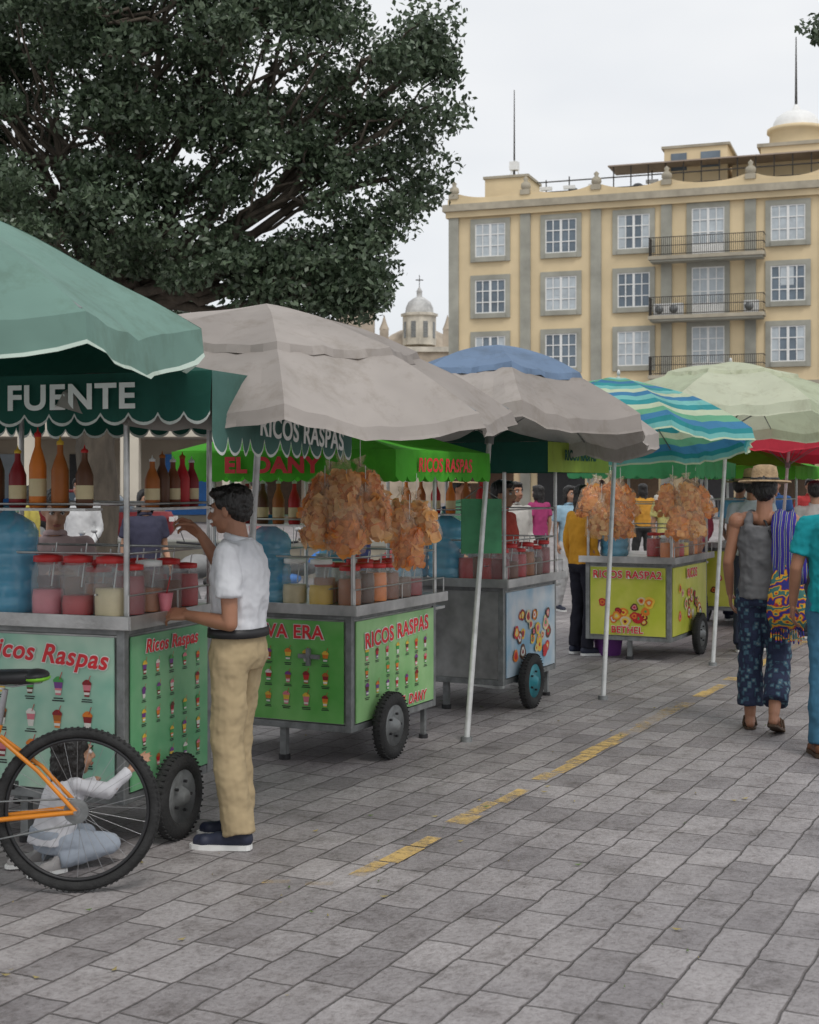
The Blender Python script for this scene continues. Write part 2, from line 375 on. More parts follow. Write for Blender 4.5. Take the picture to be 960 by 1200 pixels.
    if pants:
        pt=MB(); P=j['pelvis']; hips=(j['hipL']+j['hipR'])/2; low=hips+V((0,0,-.04*s))
        pt.loft([(low-V((0,0,.03*s)),.150*s*wide,.105*s),(hips,.170*s*wide,.125*s),(P,.163*s*wide,.118*s),(P+V((0,0,.07*s)),.150*s*wide,.110*s)],pants)
        for a in 'LR':
            hp_,kn,an=j['hip'+a],j['knee'+a],j['ank'+a]
            pt.cap(hp_,kn,.094*s*wide,.070*s*baggy,pants)
            e=kn.lerp(an,legend*1.02); pt.ell(kn,.070*s*baggy,pants); pt.cyl(kn,e,.070*s*baggy,(.066*s if legend>.9 else .075*s)*baggy,pants,16)
        remesh(pt.make('trousers',E),vox,3,min(wr,.026))
        if belt:
            bl=MB(); c=P+V((0,0,.055*s)); bl.loft([(c-V((0,0,.02)),.170*s*wide,.131*s),(c+V((0,0,.02)),.168*s*wide,.129*s)],belt,28); bl.make('belt',E)
    for a in 'LR':
        an,to=j['ank'+a],j['toe'+a]; 
        sh_=MB()
        f=(to-an); f2=V((f.x,f.y,0)).normalized()
        heel=an-f2*.035*s; heel=V((heel.x,heel.y,an.z-.045*s)); toe=V((to.x,to.y,to.z+.004))
        ax=(toe-heel); sdv=ax.cross(up).normalized(); nn=sdv.cross(ax).normalized()
        so_=MB(); out=[]
        for t,wd in [(-.12,.018),(-.06,.033),(.1,.038),(.4,.036),(.7,.045),(.95,.045),(1.12,.034),(1.2,.015)]: out.append((t,wd*s))
        pl=[heel+ax*t+sdv*w_ for t,w_ in out]+[heel+ax*t-sdv*w_ for t,w_ in out[::-1]]
        n_=len(pl); lo=[p-nn*.036*s for p in pl]; hi=[p-nn*(.012 if shoetype=='sneaker' else .022)*s for p in pl]
        so_.add(lo+hi,[tuple(range(n_)),tuple(range(2*n_-1,n_-1,-1))]+[(i,i+n_,(i+1)%n_+n_,(i+1)%n_) for i in range(n_)],sole); so_.make('sole_'+a.lower(),E)
        if shoetype=='sneaker':
            sh_.cap(heel+nn*.012*s,toe-nn*.002*s,.037*s,.033*s,shoe); sh_.cap(heel+nn*.02*s,an+V((0,0,-.005*s)),.036*s,.039*s,shoe); sh_.cap(an+V((0,0,-.02*s)),toe*.6+heel*.4+nn*.01*s,.036*s,.034*s,shoe)
            sh_.cap(toe-sdv*.012*s-ax*.12,toe+sdv*.012*s-ax*.12,.033*s,.033*s,shoe)
            remesh(sh_.make('shoe_'+a.lower(),E),max(vox,.006),2)
        else:
            for t in(.35,.75):
                c=heel+ax*t; sh_.tube([c-sdv*.044*s-nn*.02*s,c-sdv*.034*s+nn*.03*s,c+nn*.043*s,c+sdv*.034*s+nn*.03*s,c+sdv*.044*s-nn*.02*s],.008*s,shoe,6)
            sh_.make('sandal_strap_'+a.lower(),E)
    if hat:
        hb=MB(); c=H((0,-.012,.075)); hb.lathe([(.175*q,-.012),(.17*q,-.002),(.12*q,-.010),(.088*q,.0),(.086*q,.05*q),(.075*q,.095*q),(.045*q,.105*q),(.001,.095*q)],c,hat,28,R@V((0,.05,1)))
        hb.torus(c+V((0,0,.012)),(0,0,1),.088*q,.007,BLACK,28,6,1.5); hb.make('hat',E)
    return E,j,s

KHAKI=cloth('khaki',(.43,.335,.20),.08); POLO=cloth('white_polo',(.66,.67,.70),.06); JEAN=cloth('denim',(.05,.15,.24),.3); NAVY=cloth('navy',(.03,.04,.08))
GREYT=cloth('grey_tank',(.14,.14,.145)); TEAL=cloth('teal_shirt',(.012,.25,.28),.2)
SHOEN=mat('navy_sneaker',(.02,.025,.05),.6,0,.2,20); SHOEB=mat('brown_shoe',(.16,.06,.025),.5,0,.3,20)
by=person('boy_customer',(-.79,6.5,0),rad(72),h=1.64,skin=SKIN,shirt=POLO,pants=KHAKI,shoe=SHOEN,sleeve=.62,hem=.99,vox=.0065,hy=0,hp=-6,belt=BLACK,wr=.032,baggy=1.12,
  J=dict(pelvis=(0,-.01,.95),chest=(0,-.02,1.26),neck=(0,-.01,1.435),head=(0,.035,1.575),
    shL=(-.165,-.03,1.375),elL=(-.20,-.06,1.06),wrL=(-.12,.20,1.085),
    shR=(.165,.0,1.375),elR=(.20,.16,1.27),wrR=(.13,.25,1.45),
    hipL=(-.085,-.01,.90),hipR=(.085,-.01,.90),kneeL=(-.10,.0,.49),kneeR=(.09,.05,.49),ankL=(-.11,-.06,.085),ankR=(.09,.03,.085),toeL=(-.13,.13,.03),toeR=(.10,.21,.03)),
  hands=dict(L=dict(dir=(.15,1,.05),palm=(.5,0,-.6),curl=.6),R=dict(dir=(-.2,.7,.6),palm=(-.6,.3,-.3),curl=.9)))
CHS=cloth('child_shirt',(.60,.60,.63)); CHJ=cloth('child_jeans',(.34,.38,.44))
person('child',(-1.50,6.10,0),rad(-48),h=1.12,skin=SKIN2,shirt=CHS,pants=CHJ,shoe=mat('grey_shoe',(.38,.36,.35),.6),sleeve=1.2,hem=.92,vox=.0065,hs=1.32,hair='long',
  J=dict(pelvis=(0,-.06,.20),chest=(0,.02,.44),neck=(0,.06,.60),head=(0,.10,.72),
   hipL=(-.09,-.04,.18),hipR=(.09,-.04,.18),kneeL=(-.16,.28,.14),kneeR=(.16,.28,.14),ankL=(-.13,-.08,.085),ankR=(.13,-.08,.085),toeL=(-.15,-.26,.04),toeR=(.15,-.26,.04),
   shL=(-.15,.05,.55),shR=(.15,.05,.55),elL=(-.2,.22,.44),wrL=(-.14,.36,.5),elR=(.24,.22,.50),wrR=(.25,.38,.62)),
  hands=dict(R=dict(dir=(.1,.8,.6),palm=(-.3,.8,-.2),curl=.25),L=dict(dir=(.1,.9,.3),palm=(.2,.5,-.5),curl=.3)))
m,nt,b=new_mat('patterned_cloth'); vec=objcoord(nt,(1,1,1)); vo=nt.nodes.new('ShaderNodeTexVoronoi'); vo.inputs['Scale'].default_value=24; nt.links.new(vec,vo.inputs['Vector'])
vo.distance='CHEBYCHEV'
c=ramp(nt,vo.outputs['Distance'],[(.0,(.22,.27,.26)),(.22,(.05,.12,.17)),(.4,(.015,.02,.05)),(.6,(.02,.03,.07))]); nt.links.new(c,b.inputs['Base Color']); b.inputs['Roughness'].default_value=.9
PATT=m
mE,mj,ms=person('man_with_hat',(2.36,9.45,0),rad(-22),h=1.70,skin=SKIN,shirt=GREYT,pants=PATT,shoe=CARD,shoetype='sandal',sole=CARD,sleeve=0,hem=.88,vox=.009,hat=STRAW,tank=True,legend=.80,hair='short',wide=1.08,wr=.034,baggy=1.15,
  J=dict(kneeL=(-.10,.05,.49),ankL=(-.10,.03,.085),toeL=(-.13,.20,.03),kneeR=(.09,.04,.49),ankR=(.09,-.22,.15),toeR=(.10,-.05,.04),elL=(-.235,-.03,1.12),wrL=(-.24,.08,.90),elR=(.23,.0,1.13),wrR=(.22,.18,1.0)))
m,nt,b=new_mat('woven_stripes'); vec=objcoord(nt); wv=nt.nodes.new('ShaderNodeTexWave'); wv.inputs['Scale'].default_value=9; wv.inputs['Distortion'].default_value=1.5; wv.bands_direction='X'; nt.links.new(vec,wv.inputs['Vector'])
c=ramp(nt,wv.outputs['Fac'],[(0,(.03,.02,.22)),(.45,(.05,.04,.38)),(.6,(.5,.38,.03)),(.75,(.03,.22,.2)),(.9,(.05,.02,.28))]); c.node.color_ramp.interpolation='CONSTANT'
nt.links.new(c,b.inputs['Base Color']); b.inputs['Roughness'].default_value=.9; WOV=m
m,nt,b=new_mat('woven_bag'); vec=objcoord(nt,(1,1,1)); wv=nt.nodes.new('ShaderNodeTexWave'); wv.wave_type='BANDS'; wv.bands_direction='Z'; wv.inputs['Scale'].default_value=3.2; wv.inputs['Distortion'].default_value=5; wv.inputs['Detail Scale'].default_value=6; wv.inputs['Detail'].default_value=1; nt.links.new(vec,wv.inputs['Vector'])
c=ramp(nt,wv.outputs['Fac'],[(0,(.03,.03,.20)),(.2,(.42,.04,.03)),(.38,(.62,.28,.02)),(.62,(.66,.38,.03)),(.82,(.05,.16,.14))]); c.node.color_ramp.interpolation='CONSTANT'
nt.links.new(c,b.inputs['Base Color']); b.inputs['Roughness'].default_value=.9; WOVB=m
bg_=MB()
def strip(mb,pts,wd,m):
    pts=[V(p) for p in pts]; vs=[]; K=10
    for i,p in enumerate(pts):
        for k in range(K+1):
            u=k/K-.5; vs.append(p+V((u*wd[i],-.012*math.cos(u*22+i*.7)-.02*(1-4*u*u),.01*math.sin(u*9+i))))
    mb.add(vs,[(i*(K+1)+k,i*(K+1)+k+1,(i+1)*(K+1)+k+1,(i+1)*(K+1)+k) for i in range(len(pts)-1) for k in range(K)],m,True)
strip(bg_,[(.10,.15,1.1),(.11,.14,1.28),(.12,.06,1.415),(.13,-.03,1.455),(.14,-.10,1.43),(.145,-.14,1.36),(.16,-.155,1.28),(.17,-.165,1.18),(.185,-.17,1.08),(.19,-.17,.99)],[.10,.12,.13,.13,.14,.16,.18,.21,.22,.19],WOV)
bg_.tube([(-.04,.05,1.42),(.02,-.1,1.39),(.10,-.16,1.2),(.16,-.17,1.05)],.008,BLACK,6)
bm=MB(); bm.loft([(V((.17,-.18,.70)),.10,.03),(V((.17,-.18,.78)),.135,.055),(V((.165,-.175,.92)),.12,.05),(V((.16,-.17,1.04)),.09,.03),(V((.155,-.165,1.16)),.04,.015)],WOVB)
for i in range(14): bm.cyl((.07+.015*i,-.18,.72),(.065+.016*i,-.18+random.uniform(-.01,.01),random.uniform(.60,.64)),.004,.006,WOVB,5)
o=bm.make('woven_bag',mE); o=bg_.make('shoulder_cloth',mE); sf=o.modifiers.new('so','SOLIDIFY'); sf.thickness=.01
person('man_in_teal_shirt',(2.58,8.55,0),rad(-14),h=1.72,skin=SKIN,shirt=TEAL,pants=JEAN,shoe=SHOEB,sole=CARD,sleeve=.7,hem=.86,vox=.009,wide=1.1,wr=.034,
  J=dict(kneeL=(-.10,.0,.49),ankL=(-.11,-.05,.085),toeL=(-.14,.13,.03),kneeR=(.09,.12,.5),ankR=(.09,.15,.085),toeR=(.10,.32,.03),elL=(-.245,-.02,1.12),wrL=(-.26,.10,.89)))
cs=lambda n,c:cloth(n,c,.15)
person('vendor_woman',(-1.93,7.75,0),rad(-160),h=1.60,skin=SKIN2,shirt=cs('pale_pink',(.5,.38,.38)),pants=NAVY,shoe=SHOEB,vox=.011,hair='pony',hp=-15,J=dict(elR=(.2,.12,1.15),wrR=(.1,.3,1.2),elL=(-.2,.12,1.15),wrL=(-.1,.3,1.2)))
person('woman_in_orange_jacket',(1.66,13.6,0),rad(-60),h=1.62,skin=SKIN,shirt=cs('mustard',(.58,.28,.03)),pants=cs('dk',(.02,.02,.03)),shoe=SHOEN,vox=.012,sleeve=1.2,hair='long')
bgp=[('man_in_white_shirt',(-3.75,16.2),170,1.7,(.6,.6,.6),(.03,.04,.08),'short',None),
('woman_in_light_blue',(2.05,18.2),-150,1.6,(.3,.45,.55),(.5,.5,.5),'long',None),
('man_in_sun_hat',(3.35,13.9),-20,1.72,(.45,.5,.55),(.05,.06,.1),'short',STRAW),
('woman_in_red_top',(4.5,18.5),170,1.58,(.5,.04,.05),(.04,.04,.05),'long',None),
('man_in_blue_jacket',(5.4,21),160,1.72,(.05,.12,.3),(.1,.1,.12),'short',None),
('vendor_man',(.75,11.5),-120,1.66,(.5,.08,.06),(.04,.04,.05),'short',None),
('vendor_man',(-.4,9.9),-110,1.62,(.1,.12,.3),(.04,.04,.05),'short',None),
('woman_in_dark_blouse',(-2.45,13.2),-150,1.58,(.05,.05,.08),(.1,.05,.05),'long',None),
('passer_by',(4.9,24),10,1.7,(.3,.3,.3),(.03,.03,.05),'short',None),
('passer_by',(6.8,27),190,1.65,(.6,.2,.25),(.05,.05,.1),'long',None),
('passer_by',(-5.5,20),90,1.7,(.15,.3,.2),(.05,.05,.08),'short',None),
('passer_by',(-4.8,18),-90,1.6,(.5,.42,.1),(.1,.1,.12),'long',None),
('passer_by',(2.95,22),160,1.68,(.5,.5,.5),(.1,.1,.2),'short',None),
('passer_by',(4.1,25),20,1.62,(.6,.3,.05),(.05,.05,.05),'long',None),
('passer_by',(3.95,17),-30,1.70,(.12,.3,.45),(.05,.05,.1),'short',STRAW),
('passer_by',(4.25,14.9),-10,1.66,(.45,.44,.42),(.04,.04,.05),'short',None),
('passer_by',(5.0,16.4),30,1.6,(.05,.15,.35),(.3,.25,.2),'long',None),
('passer_by',(6.2,22),170,1.7,(.5,.06,.06),(.05,.05,.08),'short',None),
('passer_by',(1.15,15.5),-150,1.65,(.5,.48,.45),(.05,.05,.1),'short',None),
('passer_by',(1.9,21),40,1.6,(.35,.05,.15),(.04,.04,.05),'long',None),
('passer_by',(.5,14),-130,1.7,(.08,.2,.12),(.04,.04,.05),'short',STRAW),
('passer_by',(-1.8,17),100,1.66,(.55,.25,.25),(.05,.05,.05),'long',None),
('passer_by',(7.5,30),10,1.7,(.2,.35,.2),(.05,.05,.1),'short',None),
('passer_by',(3.55,19.5),-170,1.64,(.6,.55,.2),(.05,.05,.05),'long',None),
('passer_by',(3.2,16.2),150,1.7,(.25,.05,.08),(.05,.05,.09),'short',None),
('passer_by',(5.9,33),180,1.6,(.6,.6,.55),(.2,.1,.1),'long',None)]
for i,(n,l,a,hh,c1_,c2_,hr,ht) in enumerate(bgp):
    st_=.12*(1 if i%2 else -1)
    person(n,(l[0],l[1],0),rad(a),h=hh,skin=SKIN2 if i%2 else SKIN,shirt=cs('sh%d'%i,c1_),pants=cs('pt%d'%i,c2_),shoe=SHOEN,vox=.014,hair=hr,hat=ht,sleeve=.6 if i%3 else 1.2,
     J=dict(kneeL=(-.10,.04+st_*.5,.49),ankL=(-.10,-.03+st_,.085),toeL=(-.12,.15+st_,.03),kneeR=(.10,.04-st_*.3,.49),ankR=(.10,-.03-st_,.085),toeR=(.12,.15-st_,.03),wrL=(-.2,.15,.95),wrR=(.2,.1-st_,.92)))

# ------------------------------------------------------------ goods
def jar(loc,lq,r=.07,h=.22,lid=RED,fill=.75):
    b=MB(); b.lathe([(r*.93,.004),(r*.95,h*fill*.6),(r*.9,h*fill),(.002,h*fill)],(0,0,0),lq,16)
    b.lathe([(r*.8,0),(r,.01),(r*1.03,h*.45),(r*.98,h*.82),(r*.78,h*.93),(r*.78,h)],(0,0,0),GLASS,18)
    b.lathe([(r*.85,h*.95),(r*.88,h*.96),(r*.88,h*1.06),(r*.3,h*1.09),(.001,h*1.09)],(0,0,0),lid,18)
    b.tube([(r*.2,0,h*.5),(r*.5,.01,h*1.3)],.004,STEEL,5)
    return b.make('drink_jar',None,loc)
def bottle(loc,lq,h=.3,r=.035,capm=RED,label='cream'):
    b=MB(); b.lathe([(r*.9,0),(r,.01),(r,h*.55),(r*.7,h*.68),(r*.36,h*.8),(r*.34,h*.93)],(0,0,0),lq,14); b.lathe([(r*.42,h*.925),(r*.42,h*.97),(r*.12,h),(.001,h*1.06)],(0,0,0),capm,12)
    if label: b.lathe([(r*1.01,h*.15),(r*1.01,h*.38)],(0,0,0),PAL[label],14)
    return b.make('syrup_bottle',None,loc)
def cupstack(loc,n,r,m):
    b=MB()
    for i in range(n): b.lathe([(r*.72,i*.014),(r,i*.014+.09),(r*1.06,i*.014+.094),(r*.95,i*.014+.096)],(0,0,0),m,16)
    return b.make('cup_stack',None,loc)
CUPM=mat('clear_cup',(.6,.63,.65),.2,0,.1,5,alpha=.7)
WJ=mat('blue_water_jug',(.12,.42,.62),.12,0,.2,6,alpha=.72)
def jug(loc):
    b=MB(); r=.135; p=[(r*.9,0),(r,.015)]
    for i in range(4): z=.05+i*.075; p+=[(r,z),(r*.955,z+.012),(r*.955,z+.03),(r,z+.042)]
    p+=[(r,.37),(r*.85,.41),(r*.45,.445),(r*.22,.46),(r*.2,.50)]
    b.lathe(p,(0,0,0),WJ,24); b.lathe([(r*.24,.49),(r*.24,.52),(.001,.525)],(0,0,0),PAL['blue'],14)
    return b.make('water_jug',None,loc)
def islmat(name,stops,rough=.35,tr=.2):
    m,nt,b=new_mat(name); gi=nt.nodes.new('ShaderNodeNewGeometry')
    c=ramp(nt,gi.outputs['Random Per Island'],stops); nt.links.new(c,b.inputs['Base Color']); b.inputs['Roughness'].default_value=rough
    t=nt.nodes.new('ShaderNodeBsdfTranslucent'); mxs=nt.nodes.new('ShaderNodeMixShader'); mxs.inputs[0].default_value=tr; nt.links.new(c,t.inputs['Color'])
    nt.links.new(b.outputs[0],mxs.inputs[1]); nt.links.new(t.outputs[0],mxs.inputs[2]); nt.links.new(mxs.outputs[0],nt.nodes['Material Output'].inputs['Surface']); return m
CHIP=islmat('orange_chicharron',[(0,(.74,.20,.03)),(.5,(.82,.31,.06)),(1,(.86,.44,.13))],.4,.3); CHIP2=islmat('pale_chicharron',[(0,(.74,.32,.08)),(.5,(.82,.44,.15)),(1,(.86,.58,.28))],.4,.3)
CORE=mat('snack_filling',(.62,.20,.04),.6,0,.5,30)
def bagmesh(mb,w_,h_,R,seed,core,rnd):
    seg=22; dp=.58
    prof=[(.0,-.5),(.62,-.495),(.93,-.46),(1,-.38),(1.0,-.15),(.95,.05),(.82,.2),(.60,.32),(.34,.41),(.14,.47),(.06,.50),(.17,.55),(.30,.63)]
    def lay(k,m_,n,namp):
        vs=[]
        for i,(r,z) in enumerate(prof[:n]):
            for j in range(seg):
                t=2*math.pi*j/seg; 
                p=V((r*w_/2*math.cos(t)*k,r*w_*.5*dp*math.sin(t)*k,-h_*.5+(z*h_)*k))
                nz=noise.noise(p*13+V((seed*3.1,seed,0)))*namp+noise.noise(p*40+V((seed,0,0)))*namp*.6
                if i>=9: nz+=math.sin(t*5+seed)*.018
                p+=V((p.x,p.y,0)).normalized()*nz if abs(p.x)+abs(p.y)>1e-5 else V()
                vs.append(R@p)
        mb.add(vs,[(i*seg+j,i*seg+(j+1)%seg,(i+1)*seg+(j+1)%seg,(i+1)*seg+j) for i in range(n-1) for j in range(seg)],m_,True)
    lay(.68,CORE,9,.015); lay(1.04,BAGP,13,.016)
    for q in range(90):
        z=rnd.uniform(-.47,.33); 
        rr=np.interp(z,[-.5,-.46,-.38,-.15,.05,.2,.32],[.5,.88,.95,.95,.9,.76,.5])*rnd.uniform(.70,.92); t=rnd.uniform(0,6.283)
        c=V((rr*w_/2*math.cos(t),rr*w_*.5*dp*math.sin(t),z*h_-h_*.5))
        N=(V((math.cos(t)*.6,math.sin(t),0))+V([rnd.gauss(0,.35) for _ in range(3)])).normalized(); U=N.orthogonal().normalized(); U=Matrix.Rotation(rnd.uniform(0,6.28),3,N)@U; W_=N.cross(U)
        a=rnd.uniform(.020,.042); b_=a*rnd.uniform(.5,.9); cv=rnd.uniform(-.3,.5); vs=[]
        for u in(-1,-.4,.3,1):
            for v in(-1,0,1): vs.append(R@(c+U*(u*a*(1-.12*v*v))+W_*(v*b_*(1-.2*u*u))+N*(-cv*a*u*u-.3*a*v*v*cv+rnd.uniform(-.003,.003))))
        mb.add(vs,[(i*3+k,i*3+k+1,i*3+k+4,i*3+k+3) for i in range(3) for k in range(2)],core,True)
def chips(bags,core=CHIP,name='snack_bag',seed=0):
    rnd=random.Random(seed)
    for i,(x,y,z,sz,tz,ty) in enumerate(bags):
        R=Matrix.Rotation(rad(tz),3,'Z')@Matrix.Rotation(rnd.uniform(-.15,.15),3,'X')@Matrix.Rotation(ty,3,'Y')
        mb=MB(); bagmesh(mb,sz,sz*1.45,R,seed+i*2.3,core if rnd.random()<.7 else (CHIP2 if core is CHIP else CHIP),rnd)
        mb.cyl((0,0,0),(0,0,.14),.002,.002,WHITE,5)
        mb.make(name,None,(x,y,z))

# ------------------------------------------------------------ carts
def graphic(mb,O,U,Wd,n,W,H,rows,cols,seed,y0=.12,y1=.68,sz=1.0):
    rnd=random.Random(seed); O=V(O);U=V(U);Z=V((0,0,1)); n=V(n)*.003
    names=['red','orange','yellow','pink','crimson','amber','green','purple','brown','white']
    for r in range(rows):
        for c in range(cols):
            if rnd.random()<.04: continue
            u=W*(.06+.88*(c+.5)/cols)+rnd.uniform(-.006,.006); v=H*(y0+(y1-y0)*(r+.5)/rows); s=.022*sz*rnd.uniform(.9,1.1)
            B=O+U*u+Z*v+n; m1=PAL[rnd.choice(names)]; m2=PAL[rnd.choice(names)]
            mb.quad([B-U*s*.45,B+U*s*.45,B+U*s*.62+Z*s*1.0,B-U*s*.62+Z*s*1.0],m1)
            mb.quad([B-U*s*.62+Z*s*1.0,B+U*s*.62+Z*s*1.0,B+U*s*.78+Z*s*1.9,B-U*s*.78+Z*s*1.9],PAL[rnd.choice(names)])
            k=[B+Z*s*1.9+U*(s*.85*math.cos(t)*(1+.1*math.sin(5*t)))+Z*(s*.85*math.sin(t))+n*.4 for t in [math.pi*q/8 for q in range(9)]]; mb.quad(k,m2)
            mb.quad([B+n*.8+U*s*.2+Z*s*2.3,B+n*.8+U*s*.32+Z*s*2.3,B+n*.8+U*s*.75+Z*s*3.4,B+n*.8+U*s*.62+Z*s*3.4],PAL['red'])
            mb.quad([B+n*.5-U*s*.5+Z*s*.3,B+n*.5+U*s*.5+Z*s*.3,B+n*.5+U*s*.55+Z*s*.7,B+n*.5-U*s*.55+Z*s*.7],PAL['white'])
            for q in range(2):
                L_=s*rnd.uniform(.7,1.1); zz=-s*(.45+.35*q); mb.quad([B+n*.2-U*L_+Z*(zz-s*.1),B+n*.2+U*L_+Z*(zz-s*.1),B+n*.2+U*L_+Z*(zz+s*.08),B+n*.2-U*L_+Z*(zz+s*.08)],BLACK)
def valance(mb,p0,p1,z0,h,m,trim,sw=.13,flatb=False,z1=None):
    p0=V(p0);p1=V(p1); L=(p1-p0).length; ns=max(1,round(L/sw)); N=ns*8; d=(p1-p0)/L; nn=V((d.y,-d.x,0)); vs=[]
    for i in range(N+1):
        u=i/N; q=p0+(p1-p0)*u; sc=1 if flatb else abs(math.sin(math.pi*u*ns)); b=h*(.80+.20*sc**.6); wv=nn*(.012*math.sin(u*L*11)+.006*math.sin(u*L*31))
        vs+=[V((q.x,q.y,z0)),V((q.x,q.y,z0-b*.5))+wv*.6,V((q.x,q.y,z0-b))+wv,V((q.x,q.y,z0-b-.013))+wv]
    for k,mm in((0,m),(1,m),(2,trim)): mb.add(vs,[(i*4+k,i*4+k+1,i*4+k+5,i*4+k+4) for i in range(N)],mm,True)
def cart(name,corner,d,L,w,top,bot,pf,ps,wheel_x,aw,aw_m,aw_trim,rim=STEELD,seed=0,postmat=STEEL,body=STEELD,flatb=False,vside=None):
    d=V((d[0],d[1],0)).normalized(); E=empty(name,(corner[0],corner[1],0),math.atan2(d.y,d.x)); rnd=random.Random(seed)
    fr=MB()
    for x in(.02,L-.02):
        for y in(.02,w-.02): fr.bb((x-.02,y-.02,bot),(x+.02,y+.02,top-.035),body)
    for z in(bot+.02,top-.06):
        fr.bb((.04,.003,z-.02),(L-.04,.035,z+.02),body); fr.bb((.04,w-.035,z-.02),(L-.04,w-.003,z+.02),body)
        fr.bb((.003,.04,z-.02),(.035,w-.04,z+.02),body); fr.bb((L-.035,.04,z-.02),(L-.003,w-.04,z+.02),body)
    fr.bb((.012,.012,bot+.041),(L-.012,w-.012,top-.081),STEEL)
    fr.make('frame',E,bevel=.003)
    dk=MB(); dk.bb((-.05,-.06,top-.034),(L+.05,w+.05,top),STEEL)
    for a,b_ in (((-.053,-.063,top-.05),(L+.053,-.058,top+.012)),((-.055,-.056,top-.05),(-.048,w+.05,top+.012))): dk.bb(a,b_,STEEL)
    dk.bb((L+.052,.05,top-.12),(L+.25,w-.1,top-.10),STEEL); dk.tube([(L+.0,.1,top-.3),(L+.23,.1,top-.125)],.008,STEELD,6)
    for y in(.0,.17): dk.tube([(-.03,y-.04,top+.10),(L+.03,y-.04,top+.10)],.005,STEEL,6)
    for x in (-.03,L*.5,L+.03): dk.tube([(x,-.04,top),(x,-.04,top+.10)],.005,STEEL,6)
    dk.make('counter',E,bevel=.003)
    wh=MB()
    for y in(-.075,w+.075):
        c=(wheel_x,y,.2); wh.torus(c,(0,1,0),.155,.045,RUBBER,36,10,.85); wh.lathe([(.125,-.025),(.12,-.028),(.045,-.012),(.03,-.035),(.001,-.035)],c,rim,20,(0,1 if y>0 else -1,0))
        wh.lathe([(.125,-.025),(.125,.025),(.05,.01),(.03,.05),(.001,.05)],c,rim,20,(0,-1 if y<0 else 1,0))
        for k in range(5):
            t=k*2*math.pi/5; sg=-1 if y<0 else 1; wh.cyl((c[0]+.07*math.cos(t),y+sg*.02,.2+.07*math.sin(t)),(c[0]+.07*math.cos(t),y+sg*.035,.2+.07*math.sin(t)),.008,.008,BLACK,6)
        for k in range(44):
            t=k*2*math.pi/44; dr=V((math.cos(t),0,math.sin(t))); wh.box(V(c)+dr*.196,(.008,.055,.007),RUBBER,Matrix.Rotation(-t,3,'Y')@Matrix.Rotation(rad(90),3,'Y'))
    wh.cyl((wheel_x,-.07,.2),(wheel_x,w+.07,.2),.014,.014,STEELD,8)
    for y in(.05,w-.05):
        wh.bb((wheel_x-.03,y-.02,.2),(wheel_x+.03,y+.02,bot+.01),STEELD)
        wh.bb((L-.10,y-.015,.02),(L-.07,y+.015,bot),STEELD); wh.cyl((L-.085,y,.0),(L-.085,y,.025),.03,.03,BLACK,10)
    wh.bb((.05,w*.5-.02,.02),(.09,w*.5+.02,bot),STEELD); wh.cyl((.07,w*.5,.0),(.07,w*.5,.03),.035,.035,BLACK,10)
    wh.make('wheels',E)
    for key,P in(('f',pf),('s',ps)):
        if not P: continue
        mb=MB(); z0=bot+.05; z1=top-.09; H=z1-z0
        if key=='f':
            a=.05;b_=w-.05; mb.bb((-.006,a,z0),(.002,b_,z1),P['m']); O=V((-.006,b_,z0)); U=V((0,-1,0)); n=(-1,0,0); W=b_-a; cen=V((-.011,(a+b_)/2,z0)); fc='x'
        else:
            a=.05;b_=L-.05; mb.bb((a,-.006,z0),(b_,.002,z1),P['m']); O=V((a,-.006,z0)); U=V((1,0,0)); n=(0,-1,0); W=b_-a; cen=V(((a+b_)/2,-.011,z0)); fc='y'
        if P.get('rows'): graphic(mb,O,U,0,n,W,H,P['rows'],P['cols'],seed+(3 if key=='f' else 9),P.get('y0',.1),P.get('y1',.7),P.get('sz',1))
        if P.get('blobs'):
            for k in range(P['blobs']):
                u=rnd.uniform(.15,.85)*W; v=rnd.uniform(.18,.72)*H; rr_=rnd.uniform(.03,.06); B=O+U*u+V((0,0,v))+V(n)*(.002+.0005*k)
                for kk,cn in((1,rnd.choice(['red','orange','cream','brown','yellow','crimson'])),(.62,rnd.choice(['white','orange','yellow','red','pink'])),(.3,rnd.choice(['crimson','green','red','cream']))):
                    mb.quad([B+V(n)*(.00012*(3-kk*3))+U*(kk*rr_*math.cos(t)*(1+.2*math.sin(3*t+k)))+V((0,0,kk*rr_*math.sin(t))) for t in [2*math.pi*q/14 for q in range(14)]],PAL[cn])
        mb.make('banner_'+('front' if key=='f' else 'side'),E)
        for (tx,sz,fu,fv,mm,shr,rot,outl) in P.get('txt',[]):
            lc=cen+U*(fu*W)+V((0,0,fv*H)); zf=.012 if P.get('blobs') else 0; lc=lc+V(n)*zf
            if outl: text(tx,sz,E,lc,fc,outl,sz*.06,shr,rz=rot)
            text(tx,sz,E,lc+V(n)*.0025,fc,mm,sz*.022,shr,rz=rot)
    ax0,ax1,ay0,ay1,zt,vh,rise=aw
    po=MB()
    for x in(.02,L-.02):
        for y in(.0,w-.02): po.cyl((x,y,top),(x,y,zt+.01),.014,.014,postmat,8)
    for z in(top+.28,top+.50,zt-.02):
        po.tube([(.02,.0,z),(L-.02,.0,z),(L-.02,w-.02,z),(.02,w-.02,z)],.006,postmat,6,True)
    for k in range(9):
        x=.06+(L-.12)*k/8; po.cyl((x,w-.02,top+.28),(x,w-.02,top+.50),.0025,.0025,postmat,5)
    po.tube([(ax0,ay0,zt),(ax1,ay0,zt),(ax1,ay1,zt),(ax0,ay1,zt)],.012,postmat,6,True)
    for x in(.02,L-.02): po.tube([(x,ay0,zt),(x,ay1,zt)],.010,postmat,6)
    po.make('posts_and_rack',E)
    aM=MB(); rx=(ax1-ax0)*.28; ym=(ay0+ay1)/2
